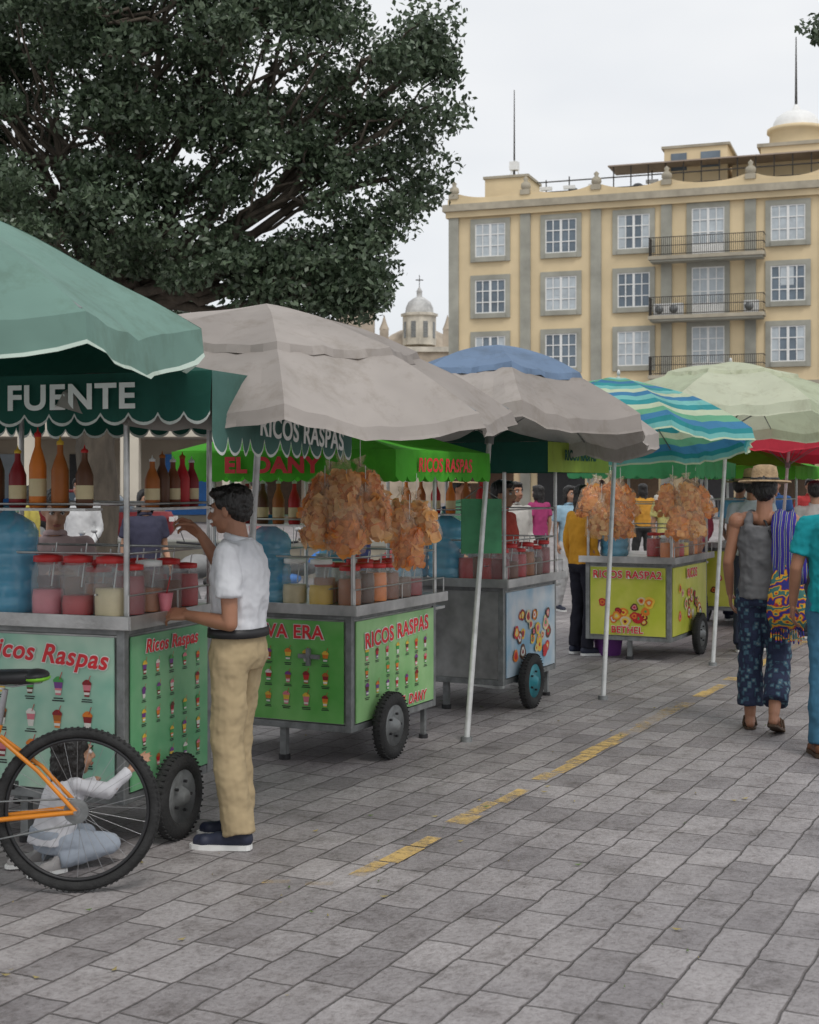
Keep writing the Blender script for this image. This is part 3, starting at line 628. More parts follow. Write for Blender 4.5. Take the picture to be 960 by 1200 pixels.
    def grid(pts,m_,nx=10,ny=6):
        A,B,C,D=[V(p) for p in pts]; vs=[]
        for i in range(ny+1):
            for k in range(nx+1):
                u=k/nx;v=i/ny; p=(A*(1-u)+B*u)*(1-v)+(D*(1-u)+C*u)*v; p.z-=.05*math.sin(math.pi*u)*math.sin(math.pi*v)-.01*noise.noise(p*6); vs.append(p)
        aM.add(vs,[(i*(nx+1)+k,i*(nx+1)+k+1,(i+1)*(nx+1)+k+1,(i+1)*(nx+1)+k) for i in range(ny) for k in range(nx)],m_,True)
    z=zt+.014; T=zt+rise
    a,b_,c_,d_=(ax0,ay0,z),(ax1,ay0,z),(ax1,ay1,z),(ax0,ay1,z); r0=(ax0+rx,ym,T); r1=(ax1-rx,ym,T)
    grid((a,b_,r1,r0),aw_m[1]); grid((c_,d_,r0,r1),aw_m[1]); grid((d_,a,r0,r0),aw_m[0]); grid((b_,c_,r1,r1),aw_m[0])
    e=.012
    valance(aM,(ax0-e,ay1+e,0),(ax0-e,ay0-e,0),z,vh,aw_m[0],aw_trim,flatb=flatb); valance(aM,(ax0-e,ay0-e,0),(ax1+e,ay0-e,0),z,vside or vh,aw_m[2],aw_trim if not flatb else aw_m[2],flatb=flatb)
    valance(aM,(ax1+e,ay0-e,0),(ax1+e,ay1+e,0),z,vh,aw_m[0],aw_trim,flatb=flatb); valance(aM,(ax1+e,ay1+e,0),(ax0-e,ay1+e,0),z,vh,aw_m[0],aw_trim,flatb=flatb)
    aM.make('awning',E)
    return E
def W2(corner,d,x,y,z):
    d=V((d[0],d[1],0)).normalized(); return (corner[0]+d.x*x-d.y*y,corner[1]+d.y*x+d.x*y,z)
def greenban(name,c1,c2):
    m,nt,b=new_mat(name); vec=objcoord(nt); f=noise_node(nt,vec,3.5,3,.5); c=ramp(nt,f,[(.35,c1),(.65,c2)]); nt.links.new(c,b.inputs['Base Color']); b.inputs['Roughness'].default_value=.32
    f2=noise_node(nt,vec,5,2,.5); bn=nt.nodes.new('ShaderNodeBump'); bn.inputs['Strength'].default_value=.35; bn.inputs['Distance'].default_value=.03; nt.links.new(f2,bn.inputs['Height']); nt.links.new(bn.outputs[0],b.inputs['Normal'])
    return m
G1=greenban('banner_mint',(.25,.50,.38),(.48,.66,.52)); G1b=greenban('banner_green_b',(.10,.36,.16),(.21,.46,.24)); G2=greenban('banner_green',(.10,.38,.07),(.20,.50,.14)); G2b=greenban('banner_green2',(.20,.46,.16),(.34,.58,.26))
Y4=greenban('banner_yellow',(.48,.53,.05),(.62,.60,.10)); B3=greenban('banner_blue',(.2,.40,.55),(.55,.60,.64))
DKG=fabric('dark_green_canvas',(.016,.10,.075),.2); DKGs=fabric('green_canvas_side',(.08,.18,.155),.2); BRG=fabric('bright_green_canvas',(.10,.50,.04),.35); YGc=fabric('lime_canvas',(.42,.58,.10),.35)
TRIMW=fabric('white_trim',(.68,.72,.68),.2)
G=fabric('green_canvas',(.08,.38,.16),.3)
D1=(.35,.937);C1=(-1.26,6.28);D2=(.44,.897);C2=(-.335,8.2);C3=(.666,10.1);C4=(2.39,13.0)
e1=cart('snack_cart',C1,D1,.80,1.12,1.05,.22,dict(m=G1,rows=3,cols=6,y0=.08,y1=.72,sz=1.4,txt=[('Ricos Raspas',.118,.145,.88,REDT,.25,rad(-4),WT)]),
   dict(m=G1b,rows=5,cols=5,y0=.04,y1=.82,sz=.95,txt=[('Ricos Raspas',.085,0,.92,REDT,.2,0,WT)]),.34,(-.2,1.28,-.54,1.3,2.10,.21,.20),(DKG,DKG,DKGs),TRIMW,seed=1,vside=.34)
e2=cart('snack_cart',C2,D2,1.15,.98,.93,.2,dict(m=G2,rows=3,cols=6,y0=.05,y1=.70,sz=1.2,txt=[('NUEVA ERA',.11,.0,.88,REDT,0,0,WT)]),
   dict(m=G2b,rows=3,cols=7,y0=.16,y1=.68,sz=1.15,txt=[('RICOS RASPAS',.125,0,.82,REDT,0,rad(3),WT),('EL DANY',.085,.2,.08,REDT,.2,0,WT)]),.36,(-.12,1.2,-.34,1.15,1.82,.17,.24),(BRG,BRG,BRG),BRG,seed=2)
e3=cart('snack_cart',C3,D2,1.08,.95,.95,.2,None,dict(m=B3,blobs=24,txt=[]),.36,(0,1.3,-.33,1.2,1.92,.2,.2),(DKG,DKG,YGc),DKG,rim=mat('teal_rim',(.03,.25,.30),.4),seed=3,flatb=True)
e4=cart('snack_cart',C4,D2,1.3,.82,.95,.18,dict(m=Y4,blobs=16,txt=[('RICOS RASPA2',.095,0,.89,REDT,0,0,WT),('BETHEL',.085,0,.08,REDT,0,0,WT)]),
   dict(m=Y4,blobs=18,txt=[('RICOS',.12,0,.88,REDT,0,0,WT)]),.75,(-.1,1.4,-.25,.95,1.82,.14,.2),(G,G,G),G,seed=4)
C5=(4.1,16.0); e5=cart('snack_cart',C5,D2,1.3,.85,.95,.18,dict(m=Y4,blobs=10,txt=[]),dict(m=G2,blobs=10,txt=[]),.6,(-.1,1.4,-.25,.95,1.82,.14,.2),(BRG,BRG,BRG),BRG,seed=5)
text('LA FUENTE',.15,e1,(-.234,.26,2.01),'x',WT,.004,sx=1.15); text('RICOS RASPAS',.135,e1,(.64,-.580,1.875),'y',WT,.003,rz=rad(-3))
text('EL DANY',.125,e2,(-.150,.45,1.745),'x',REDT,.006,sx=1.2); text('RICOS RASPAS',.11,e2,(.5,-.372,1.745),'y',REDT,.003,.1)
text('RICOS RASPAS',.10,e3,(.62,-.364,1.84),'y',DKG,.004)
lt=MB(); lt.bb((-.03,.2,.62),(-.012,.34,.645),STEELD); lt.bb((-.034,.26,.58),(-.014,.285,.68),STEELD); lt.make('door_latch',e2)
def shelf(corner,d,L,w,top,seed,cols):
    rnd=random.Random(seed); n=int(L/.165)
    for k in range(n):
        x=.09+k*.165
        if x>L-.05: break
        jar(W2(corner,d,x,.06,top+.001),PAL[cols[k%len(cols)]],.07,rnd.uniform(.19,.24),RED if rnd.random()<.7 else WHITE,rnd.uniform(.45,.85))
        if rnd.random()<.85: jar(W2(corner,d,x+.04,.25,top+.001),PAL[rnd.choice(cols)],.068,rnd.uniform(.19,.23),RED,rnd.uniform(.5,.85))
for y,c,fl in zip((.10,.27,.43),('cream','red','pink'),(.5,.35,.45)): jar(W2(C1,D1,.05,y,1.051),PAL[c],.075,.25,RED,fl)
shelf((C1[0]+.02,C1[1]+.05),D1,.82,1,1.05,11,['crimson','amber','tamar','red'])
for y,c in((.3,'orange'),(.46,'amber'),(.62,'crimson')): jar(W2(C1,D1,.3,y,1.051),PAL[c],.07,.22,RED,.7)
jug(W2(C1,D1,.10,.68,1.051))
cupstack(W2(C1,D1,.52,.35,1.051),12,.04,CUPM); cupstack(W2(C1,D1,.62,.45,1.051),9,.045,WHITE)
shelf(C2,D2,1.12,1,.93,12,['amber','brown','orange','tamar','brown','crimson'])
for y,c in((.24,'yellow'),(.42,'cream')): jar(W2(C2,D2,.07,y,.931),PAL[c],.075,.25,WHITE,.45)
jug(W2(C2,D2,.10,.62,.931)); jug(W2(C2,D2,.95,.6,.931)); cupstack(W2(C2,D2,.45,.45,.931),14,.04,CUPM); cupstack(W2(C2,D2,.6,.42,.931),10,.04,WHITE); cupstack(W2(C2,D2,.8,.42,.931),12,.045,PAL['red'])
shelf(C3,D2,1.05,1,.95,13,['crimson','tamar','red','amber','brown']); jug(W2(C3,D2,.12,.50,.951)); jug(W2(C3,D2,.12,.79,.951))
for y in (.1,.27): jar(W2(C3,D2,.1,y+.05,.951),PAL['red'],.07,.2,WHITE)
cupstack(W2(C3,D2,.5,.45,.951),12,.04,CUPM)
shelf(C4,D2,1.25,1,.95,14,['orange','amber','red','yellow','tamar']); jug(W2(C4,D2,.25,.62,.951))
shelf(C5,D2,1.25,1,.95,15,['orange','amber','red'])
def plank(e,x0,x1,y0,y1,z):
    s_=MB(); s_.bb((x0,y0,z-.012),(x1,y1,z),STEEL); s_.make('shelf',e)
plank(e1,.0,.14,.20,1.1,1.532); plank(e1,.30,.78,-.02,.14,1.532)
for k,(y,c) in enumerate(((.25,'brown'),(.38,'amber'),(.50,'orange'),(.61,'crimson'),(.73,'brown'),(.85,'amber'),(.98,'red'))): bottle(W2(C1,D1,.07,y,1.533),PAL[c],.27+.04*(k%3),.040,PAL['yellow'] if k%2 else RED,None if k%3==1 else 'cream')
for k,(x,c) in enumerate(((.34,'amber'),(.43,'brown'),(.53,'tamar'),(.62,'red'),(.71,'crimson'))): bottle(W2(C1,D1,x,.06,1.533),PAL[c],.23+.02*(k%2),.036,PAL['amber'] if k%2 else WHITE,None if k%2 else 'cream')
plank(e2,.0,.13,.15,.95,1.40)
for k in range(7): bottle(W2(C2,D2,.065,.2+k*.11,1.401),PAL[['brown','crimson','red','amber'][k%4]],.26,.036,WHITE)
plank(e3,.0,.13,.15,.9,1.42)
for k in range(6): bottle(W2(C3,D2,.065,.2+k*.12,1.421),PAL[['red','amber','orange'][k%3]],.25,.036,WHITE)
chips([(-.44,7.80,1.72,.21,10,.25),(-.36,7.72,1.76,.22,-15,-.05),(-.27,7.80,1.74,.21,20,-.35),(-.46,7.74,1.60,.21,25,.20),(-.34,7.68,1.58,.22,-5,.0),(-.24,7.76,1.60,.19,0,-.25)],seed=3)
chips([(-.04,8.10,1.58,.19,10,.15),(.04,8.12,1.56,.18,-20,-.25),(.0,8.05,1.44,.19,5,.05)],CHIP2,seed=21)
chips([(1.66,12.65,1.66,.24,10,.3),(1.78,12.6,1.70,.24,-10,-.1),(1.88,12.68,1.64,.23,20,-.35),(1.70,12.58,1.50,.24,0,.1),(1.84,12.6,1.48,.23,15,-.15)],seed=31)
chips([(2.36,12.75,1.66,.23,10,.3),(2.47,12.7,1.68,.24,-10,-.05),(2.57,12.78,1.64,.22,20,-.3),(2.41,12.68,1.48,.23,0,.1),(2.52,12.7,1.46,.22,15,-.15)],seed=41)
cu=MB(); cu.lathe([(.022,0),(.024,.003),(.036,.085),(.034,.085),(.001,.075)],(0,0,0),PAL['pink'],16); cu.tube([(0,0,.06),(.02,.01,.16)],.003,PAL['red'],6)
cu.make('paper_cup',None,(-1.12,6.53,1.052+.005))
nb=MB(); nb.bb((0,-.01,0),(.27,.01,.36),mat('green_board',(.06,.26,.12),.7,0,.3,6)); nb.tube([(.02,0,.36),(.13,0,.44),(.25,0,.36)],.004,STEELD,5)
nb.make('hanging_board',None,(.34,9.35,1.18),rad(8))
for (x,y,c) in((1.9,13.6,'purple'),(-.1,10.5,'blue')):
    k=MB(); k.lathe([(.11,0),(.12,.01),(.15,.24),(.155,.25),(.14,.25),(.12,.03),(.001,.03)],(0,0,0),PAL[c],20); k.tube([(-.15,0,.24),(-.1,.03,.16),(.1,.03,.16),(.15,0,.24)],.003,STEEL,5); k.make('bucket',None,(x,y,0))

# ------------------------------------------------------------ umbrellas
def umbrella(name,base,apex,r,drop,n,mats,phase=0,val=.12,vent=None,trim=None,tilt=1.0,prof=.45,pole=WPOLE,pr=.019,seed=0,sag=.06,knob=False):
    base=V(base);apex=V(apex); ax=(apex-base).normalized(); Q=V((0,0,1)).rotation_difference((V((0,0,1)).lerp(ax,tilt)).normalized()).to_matrix()
    E=empty(name,base); ca=MB()
    fz=lambda t:-drop*(prof*t+(1-prof)*t**2.1)
    def surf(t0,t1,val,off,mats,trim):
        nr=14; na=10; NR=nr+(3 if val>0 else 0)
        for pnl in range(n):
            rows=[]
            for i in range(NR+1):
                t=min(t1,t0+(t1-t0)*i/nr); row=[]
                for j in range(na+1):
                    aa=j/na-.5; phi=phase+2*math.pi*(pnl+j/na)/n; oa=aa*2*math.pi/n
                    sg=(1-(2*aa)**2); rr=r*t*math.cos(math.pi/n)/math.cos(oa)*(1-.035*sg*t)
                    z=fz(t)-sag*sg*t*(.5+.5*t)*(1 if off==0 else .8)
                    if i>nr:
                        k=i-nr; sc=.72+.28*abs(math.sin(math.pi*j/na))**.7 if trim else 1-.12*sg
                        z-=(val*sc+.014) if k==3 else val*sc*(k/2)
                        rr*=1+.008*k
                    p=V((rr*math.cos(phi),rr*math.sin(phi),z))
                    p.z+=noise.noise(p*2.6+V((seed,0,0)))*.02+noise.noise(V((phi*9,t*2.2,seed+pnl)))*.030*t*sg+noise.noise(V((phi*26,t*3,seed)))*.012*t+off
                    if i>nr: p+=V((p.x,p.y,0)).normalized()*(.014*math.sin(phi*23+seed)+.010*math.sin(phi*41))*((i-nr)/3)
                    row.append(apex-base+Q@p)
                rows.append(row)
            for i in range(NR):
                mm=mats[pnl%len(mats)] if not callable(mats) else mats(pnl,i/nr)
                if i==NR-1 and trim and val>0: mm=trim
                ca.add(rows[i]+rows[i+1],[(j,j+1,na+2+j,na+1+j) for j in range(na)],mm,True)
    surf(.0 if not vent else .05,1,val,0,mats,trim)
    if vent: surf(0,vent[0],.03,vent[2],vent[1],None)
    ob=ca.make('canopy',E)
    bm=bmesh.new(); bm.from_mesh(ob.data); bmesh.ops.remove_doubles(bm,verts=bm.verts,dist=.0004)
    for e in bm.edges:
        if len(e.link_faces)==2 and e.calc_face_angle(0)>rad(11): e.smooth=False
    bm.to_mesh(ob.data); bm.free()
    pl=MB(); pl.cyl((0,0,0),apex-base+Q@V((0,0,.005)),pr,pr*.85,pole,12); pl.cyl((0,0,0),(0,0,.03),pr*2,pr*2,STEELD,12)
    if knob: pl.ell(apex-base+Q@V((0,0,.04)),(.014,.014,.025),pole)
    for k in range(n):
        phi=phase+2*math.pi*k/n; f=lambda t,o=-.022:apex-base+Q@V((r*t*math.cos(phi),r*t*math.sin(phi),fz(t)+o))
        pl.tube([f(.02),f(.3),f(.6),f(.85),f(.985,-.012)],.005,STEELD,5)
        pl.tube([apex-base-ax*.62,f(.5)],.004,STEELD,5)
    pl.lathe([(.03,-.03),(.03,.03)],apex-base-ax*.62,STEELD,10,ax)
    pl.make('pole_and_ribs',E)
    return E
U1m=fabric('faded_green_fabric',(.17,.29,.245),.18,.15); U1t=fabric('pale_binding',(.55,.66,.58),.2)
TAU=fabric('taupe_fabric',(.42,.38,.35),.22,.15); TAU2=fabric('taupe_fabric_dark',(.34,.305,.28),.22,.15)
BLU=fabric('faded_blue_fabric',(.17,.25,.38),.2,.15); PG=fabric('pale_green_fabric',(.58,.64,.46),.4,.1); REDF=fabric('red_fabric',(.58,.04,.07),.3)
PG2=fabric('pale_green_fabric_b',(.66,.69,.53),.4,.1)
ST=[fabric('stripe_teal',(.04,.33,.36),.35),fabric('stripe_aqua',(.22,.58,.55),.35),fabric('stripe_blue',(.06,.24,.44),.35),fabric('stripe_pale',(.60,.70,.50),.35),fabric('stripe_green',(.16,.46,.28),.35)]
def stripes(p,t): return ST[[0,3,1,4,2,0,1,3,2,1,0,3,4,2,0,1,3,0][int(t*14)%18]]
umbrella('market_umbrella',(-2.1,6.2,0),(-2.13,5.55,2.88),1.30,.62,8,[U1m],rad(8),.13,None,U1t,tilt=.15,prof=.75,pole=STEEL,seed=1)
umbrella('market_umbrella',(-.90,7.40,0),(-.72,7.15,2.52),1.30,.44,8,[TAU,TAU2],rad(10),.05,(.60,[TAU,TAU2],.028),None,tilt=.75,prof=.42,seed=2,sag=.075)
umbrella('market_umbrella',(.363,9.05,0),(.58,9.5,2.54),1.12,.50,8,[TAU2,TAU],rad(5),.09,(.60,[BLU],.028),None,tilt=.5,prof=.5,seed=3,sag=.07)
umbrella('market_umbrella',(1.47,10.8,0),(1.66,11.3,2.48),1.10,.44,8,stripes,rad(12),.08,None,None,tilt=.5,prof=.5,seed=4,knob=True)
umbrella('market_umbrella',(2.73,12.8,0),(2.98,13.2,2.74),1.40,.46,8,[PG,PG2],rad(15),.09,(.45,[PG2],.03),None,tilt=.4,prof=.5,seed=5,knob=True)
umbrella('market_umbrella',(4.0,15.6,0),(4.25,15.8,2.45),1.35,.35,8,[REDF],rad(0),.12,None,None,tilt=.4,prof=.5,seed=6)
umbrella('market_umbrella',(5.6,19,0),(5.6,19,2.6),1.4,.45,8,[BLU],rad(0),.12,None,None,seed=7)
umbrella('market_umbrella',(4.3,22,0),(4.3,22,2.4),1.4,.45,8,[PG2,REDF],rad(0),.12,None,None,seed=8)

# ------------------------------------------------------------ bicycle
bk=empty('bicycle',(-1.335,5.72,0),rad(184))
OR=mat('orange_paint',(.74,.25,.02),.3,0,.15,6); ALU=mat('aluminium',(.42,.42,.43),.35,.9,.2,8)
wb=MB()
for cx in(0,1.06):
    c=(cx,0,.334); wb.torus(c,(0,1,0),.309,.021,RUBBER,72,10); wb.torus(c,(0,1,0),.282,.008,BLACK,60,8,1.3)
    for k in range(84):
        t=k*2*math.pi/84
        for yy in(-.011,.011):
            tt=t+(.02 if yy>0 else 0); dr=V((math.cos(tt),0,math.sin(tt))); wb.box(V(c)+dr*.3275+V((0,yy,0)),(.006,.012,.010),RUBBER,Matrix.Rotation(-tt,3,'Y'))
    wb.cyl((cx,-.04,.334),(cx,.04,.334),.018,.018,ALU,12); wb.cyl((cx,-.065,.334),(cx,.065,.334),.007,.007,ALU,8)
    for k in range(32):
        t=k*2*math.pi/32; y=.028 if k%2 else -.028; a=t+(.45 if (k//2)%2 else -.45)
        wb.cyl((cx+.018*math.cos(a),y,.334+.018*math.sin(a)),(cx+.276*math.cos(t),0,.334+.276*math.sin(t)),.0011,.0011,ALU,4)
for i,r_ in enumerate((.05,.042,.036)): wb.lathe([(r_,-.002),(r_,.002)],(0,.035-.006*i-.0,.334),STEELD,24,(0,1,0))
wb.make('wheels',bk)
fr=MB(); BB=V((.43,0,.29)); ST_=V((.31,0,.68)); HT=V((.87,0,.74)); HB=V((.90,0,.62))
for y in(-.05,.05): fr.tube([(0,y,.334),(.30,y*.7,.305),BB+V((0,y*.5,0))],.010,OR); fr.tube([(0,y,.334),(.15,y*.9,.50),ST_+V((.0,y*.35,-.05))],.009,OR)
fr.tube([BB,ST_],.016,OR); fr.tube([ST_-V((-.005,0,.03)),HT-V((0,0,.02))],.015,OR); fr.tube([BB,HB],.019,OR); fr.tube([HB-V((0,0,.0)),HT+V((-.005,0,.02))],.02,OR)
for y in(-.05,.05): fr.tube([HB+V((.005,y,-.02)),(1.0,y,.45),(1.06,y,.334)],.011,BLACK)
fr.tube([(.895,-.05,.60),(.895,.05,.60)],.013,BLACK); fr.tube([ST_,(.285,0,.82)],.0125,ALU)
fr.cyl(BB-V((0,.06,0)),BB+V((0,.06,0)),.02,.02,STEELD); fr.torus(BB+V((0,.04,0)),(0,1,0),.085,.006,STEELD,32,6)
fr.tube([BB+V((0,.06,0)),BB+V((.12,.065,-.12))],.010,ALU); fr.tube([BB-V((0,.06,0)),BB-V((.12,.065,-.12))],.010,ALU)
fr.box(BB+V((.12,.12,-.12)),(.09,.08,.02),BLACK); fr.box(BB-V((.12,.12,-.12)),(.09,.08,.02),BLACK)
fr.tube([(0,.032,.384),BB+V((0,.04,.085))],.004,STEELD,5); fr.tube([(0,.032,.284),BB+V((0,.04,-.085))],.004,STEELD,5)
fr.tube([HT,(.86,0,.86),(.92,0,.90)],.013,ALU); fr.tube([(.90,-.30,.94),(.92,-.10,.91),(.92,.10,.91),(.90,.30,.94)],.011,BLACK)
fr.make('frame_and_drivetrain',bk)
sa=MB(); SG=mat('green_saddle_trim',(.18,.5,.02),.4)
sa.loft([(V((.27,0,.845)),.13,.045),(V((.27,0,.865)),.15,.07),(V((.262,0,.885)),.14,.066),(V((.25,0,.895)),.10,.05)],BLACK,24)
sa.ell((.165,0,.875),(.055,.078,.026),BLACK); sa.ell((.16,0,.865),(.054,.081,.016),SG); sa.tube([(.14,-.03,.85),(.25,-.03,.835),(.38,-.01,.85)],.004,ALU,5); sa.tube([(.14,.03,.85),(.25,.03,.835),(.38,.01,.85)],.004,ALU,5)
sa.make('saddle',bk)

# ------------------------------------------------------------ motorcycles in the background
def moto(loc,rz,c):
    E=empty('motorcycle',loc,rz); b=MB()
    for x in(0,1.25):
        b.torus((x,0,.30),(0,1,0),.25,.05,RUBBER,32,8); b.torus((x,0,.30),(0,1,0),.19,.012,STEEL,28,6)
        for k in range(8):
            t=k*math.pi/4; b.cyl((x,0,.3),(x+.19*math.cos(t),0,.3+.19*math.sin(t)),.006,.006,STEEL,5)
        b.lathe([(.06,-.05),(.06,.05)],(x,0,.3),STEELD,14,(0,1,0))
    b.loft([(V((.55,0,.28)),.2,.12),(V((.58,0,.4)),.22,.14),(V((.6,0,.55)),.16,.1)],STEELD)
    b.ell((.78,0,.78),(.25,.14,.13),c); b.ell((.2,0,.74),(.42,.13,.07),BLACK); b.ell((-.1,0,.66),(.22,.10,.07),c)
    for y in(-.09,.09):
        b.tube([(1.25,y,.3),(1.08,y,.85),(1.04,y,.98)],.02,STEEL); b.tube([(0,y,.3),(.12,y,.68)],.02,STEEL)
    b.tube([(.92,-.36,1.02),(1.02,-.15,1.0),(1.02,.15,1.0),(.92,.36,1.02)],.013,BLACK); b.ell((1.14,0,.88),(.07,.09,.09),STEEL)
    for y in(-.3,.3): b.tube([(.98,y,1.02),(.95,y*1.1,1.13)],.005,BLACK,5); b.ell((.95,y*1.15,1.15),(.012,.04,.025),STEEL)
    b.torus((1.25,0,.3),(0,1,0),.29,.05,c,24,6,.8); b.tube([(.5,-.14,.25),(0,-.16,.28),(-.25,-.16,.34)],.03,STEEL); b.tube([(.4,.1,.2),(.45,.25,0.01)],.01,STEELD)
    b.make('body',E)
mc=[PAL['black'],PAL['blue'],PAL['crimson'],PAL['grey']]
for i in range(7): moto((-4.6+.68*i,12.9+.35*i,0),rad(62+4*(i%3)),mc[i%4])

# ------------------------------------------------------------ tree
def tube_between(mb,a,b,r0,r1,m,jit,seed):
    rnd=random.Random(seed); a=V(a);b=V(b); n=6; pts=[];rs=[]
    for i in range(n+1):
        t=i/n; p=a.lerp(b,t)
        if 0<i<n: p+=V([rnd.uniform(-jit,jit) for _ in range(3)])
        pts.append(p); rs.append(r0+(r1-r0)*t)
    mb.tube(pts,rs,m,7); return pts
BARK=mat('bark',(.10,.082,.062),.9,0,.4,6,.9,18,stretch=(1,1,.35))
LEAF=islmat('tree_leaves',[(0,(.035,.058,.032)),(.6,(.085,.125,.070)),(1,(.14,.185,.115))],.38,.2)
def tree(name,base,fork,trunk_r,lobes,nclump,per,leaf,seed,cr=.42):
    rnd=random.Random(seed); rs=np.random.RandomState(seed); E=empty(name,base); base=V(base); wd=MB()
    fork=V(fork)-base
    tube_between(wd,(0,0,-.1),fork,trunk_r,trunk_r*.75,BARK,.05,seed)
    cents=[]; tot=sum(l[3]*l[4]*l[5] for l in lobes)
    for li,l in enumerate(lobes):
        c=V(l[:3])-base; limb=tube_between(wd,fork-V((0,0,rnd.uniform(0,.5))),c,trunk_r*.34,trunk_r*.10,BARK,.18,seed+li)
        k=max(7,int(nclump*(l[3]*l[4]*l[5])/tot))
        for q in range(k):
            d=V([rnd.gauss(0,1) for _ in range(3)]).normalized(); rr_=rnd.uniform(.35,1)**.6
            p=c+V((d.x*l[3],d.y*l[4],d.z*l[5]))*rr_; cents.append(p)
            if q%2==0: tube_between(wd,limb[rnd.randint(3,6)],p,trunk_r*.10,.012,BARK,.12,seed+q)
    wd.make('trunk_and_limbs',E)
    C=np.array([tuple(p) for p in cents]); K=len(C); N=K*per
    sz=rs.uniform(.5,1.25,K)*cr
    dirs=rs.normal(size=(N,3)); dirs/=np.linalg.norm(dirs,axis=1)[:,None]; rr=rs.uniform(0,1,N)**.5
    ctr=np.repeat(C,per,0)+dirs*(rr*np.repeat(sz,per))[:,None]*np.array([1.25,1.25,.75])
    a=rs.normal(size=(N,3)); a[:,2]-=.5; a/=np.linalg.norm(a,axis=1)[:,None]
    b_=np.cross(a,rs.normal(size=(N,3))); b_/=np.linalg.norm(b_,axis=1)[:,None]; nn=np.cross(a,b_)
    L=(leaf*rs.uniform(.7,1.25,N))[:,None]
    v=np.empty((N,4,3)); v[:,0]=ctr-a*L*.5; v[:,1]=ctr+b_*L*.26+nn*L*.06; v[:,2]=ctr+a*L*.5; v[:,3]=ctr-b_*L*.26+nn*L*.06
    me=bpy.data.meshes.new('foliage'); me.vertices.add(N*4); me.vertices.foreach_set('co',v.reshape(-1)); me.loops.add(N*4); me.loops.foreach_set('vertex_index',np.arange(N*4,dtype=np.int32))
    me.polygons.add(N); me.polygons.foreach_set('loop_start',np.arange(0,N*4,4,dtype=np.int32)); me.polygons.foreach_set('loop_total',np.full(N,4,dtype=np.int32)); me.update(); me.validate()
    me.materials.append(LEAF); o=bpy.data.objects.new('foliage',me); COL.objects.link(o); o.parent=E
lob=[(-5.0,20,6.6,2.0,2.2,1.9),(-3.4,19.5,7.9,1.9,2.0,1.5),(-1.9,20,7.4,1.5,1.8,1.5),(-.6,20,7.6,1.15,1.3,1.1),(.0,20,6.8,.8,1.0,.7),(-.15,20.2,6.0,.8,1.0,.55),(-1.7,19.8,5.6,1.3,1.4,.85),
     (-1.1,20.3,4.85,.9,1.0,.5),(-3.2,20,5.2,1.4,1.8,1.0),(-6.3,20.5,4.9,1.8,1.8,1.2),(-4.6,21,8.9,2.5,2.0,1.2),(-7.6,20,7.4,2.2,2,2.2),(-2.2,20,9.3,1.7,1.6,.9),(.3,20,7.6,.55,.6,.4),(-2.0,20,4.6,.8,.9,.45),(-7.8,21,10.5,3,2.5,1.5),
     (-.65,20,4.55,.45,.6,.35),(-.5,20,5.3,.5,.7,.4),(-4.6,19,4.9,1.2,1.2,.8),(-1.25,19.6,4.35,.55,.6,.30),(-.75,19.6,4.2,.40,.5,.30),(-2.7,19.6,4.5,.8,.8,.45)]
tree('large_shade_tree',(-4.55,20.5,0),(-4.4,20.4,4.3),.32,lob,560,300,.105,5,.43)
tree('shade_tree',(10.5,17.5,0),(10.3,17.5,4.2),.28,[(9.3,17.5,7.6,1.8,1.8,1.2),(11.2,17.5,7.4,2,2,1.6),(10,17.5,9,2,1.8,1.2),(6.9,17.5,7.35,1.2,1.0,.4),(5.2,17.5,7.2,.18,.2,.12)],120,110,.10,9,.24)
tree('background_tree',(-12,34,0),(-12,34,3.5),.35,[(-12,34,6.5,4,3,2.5),(-8,35,5.5,3,3,1.8),(-16,34,6,4,3,2.2)],180,160,.25,15,.9)

# ------------------------------------------------------------ hotel
WALL=mat('cream_yellow_render',(.70,.565,.355),.85,0,.15,.35,.2,8); STN=mat('grey_green_stone',(.35,.345,.295),.85,0,.25,.7,.2,6); STN2=mat('cornice_stone',(.40,.36,.28),.85,0,.25,1.2)
GLZ=mat('window_glass',(.14,.18,.22),.08,0,.35,.6); CURT=mat('curtain',(.48,.53,.56),.6,0,.2,1.5); IRON=mat('iron_rail',(.05,.045,.04),.5,.4,.2,4)
u0=V((2.4,84,0)); hz=math.atan2(-.333,.943); HT_=empty('hotel_building',u0,hz)
Wd=36; wl=MB(); wl.bb((0,0,0),(Wd,16,17.45),WALL); wl.make('walls',HT_)
tr=MB(); tr.bb((-.35,-.45,17.55),(Wd+.35,16.3,17.95),STN2); tr.bb((-.2,-.25,17.2),(Wd+.2,16.2,17.548),WALL); tr.bb((-.1,-.15,17.952),(Wd+.1,.25,18.3),WALL)
tr.bb((-.1,.252,17.952),(.3,16.1,18.3),WALL)
tr.bb((-.06,-.08,6.9),(Wd+.06,-.003,7.2),STN2)
pil=[.25,4.6,8.75,12.75,17.35,21.4,25.6,29.8,35.7]
for p in pil:
    tr.bb((p-.30,-.14,0),(p+.30,-.004,17.196),STN)
    tr.bb((p-.28,-.22,18.302),(p+.28,.3,18.6),STN2); tr.lathe([(.2,0),(.3,.15),(.28,.35),(.1,.5),(.16,.65),(.001,.8)],(p,.03,18.6),STN2,10)
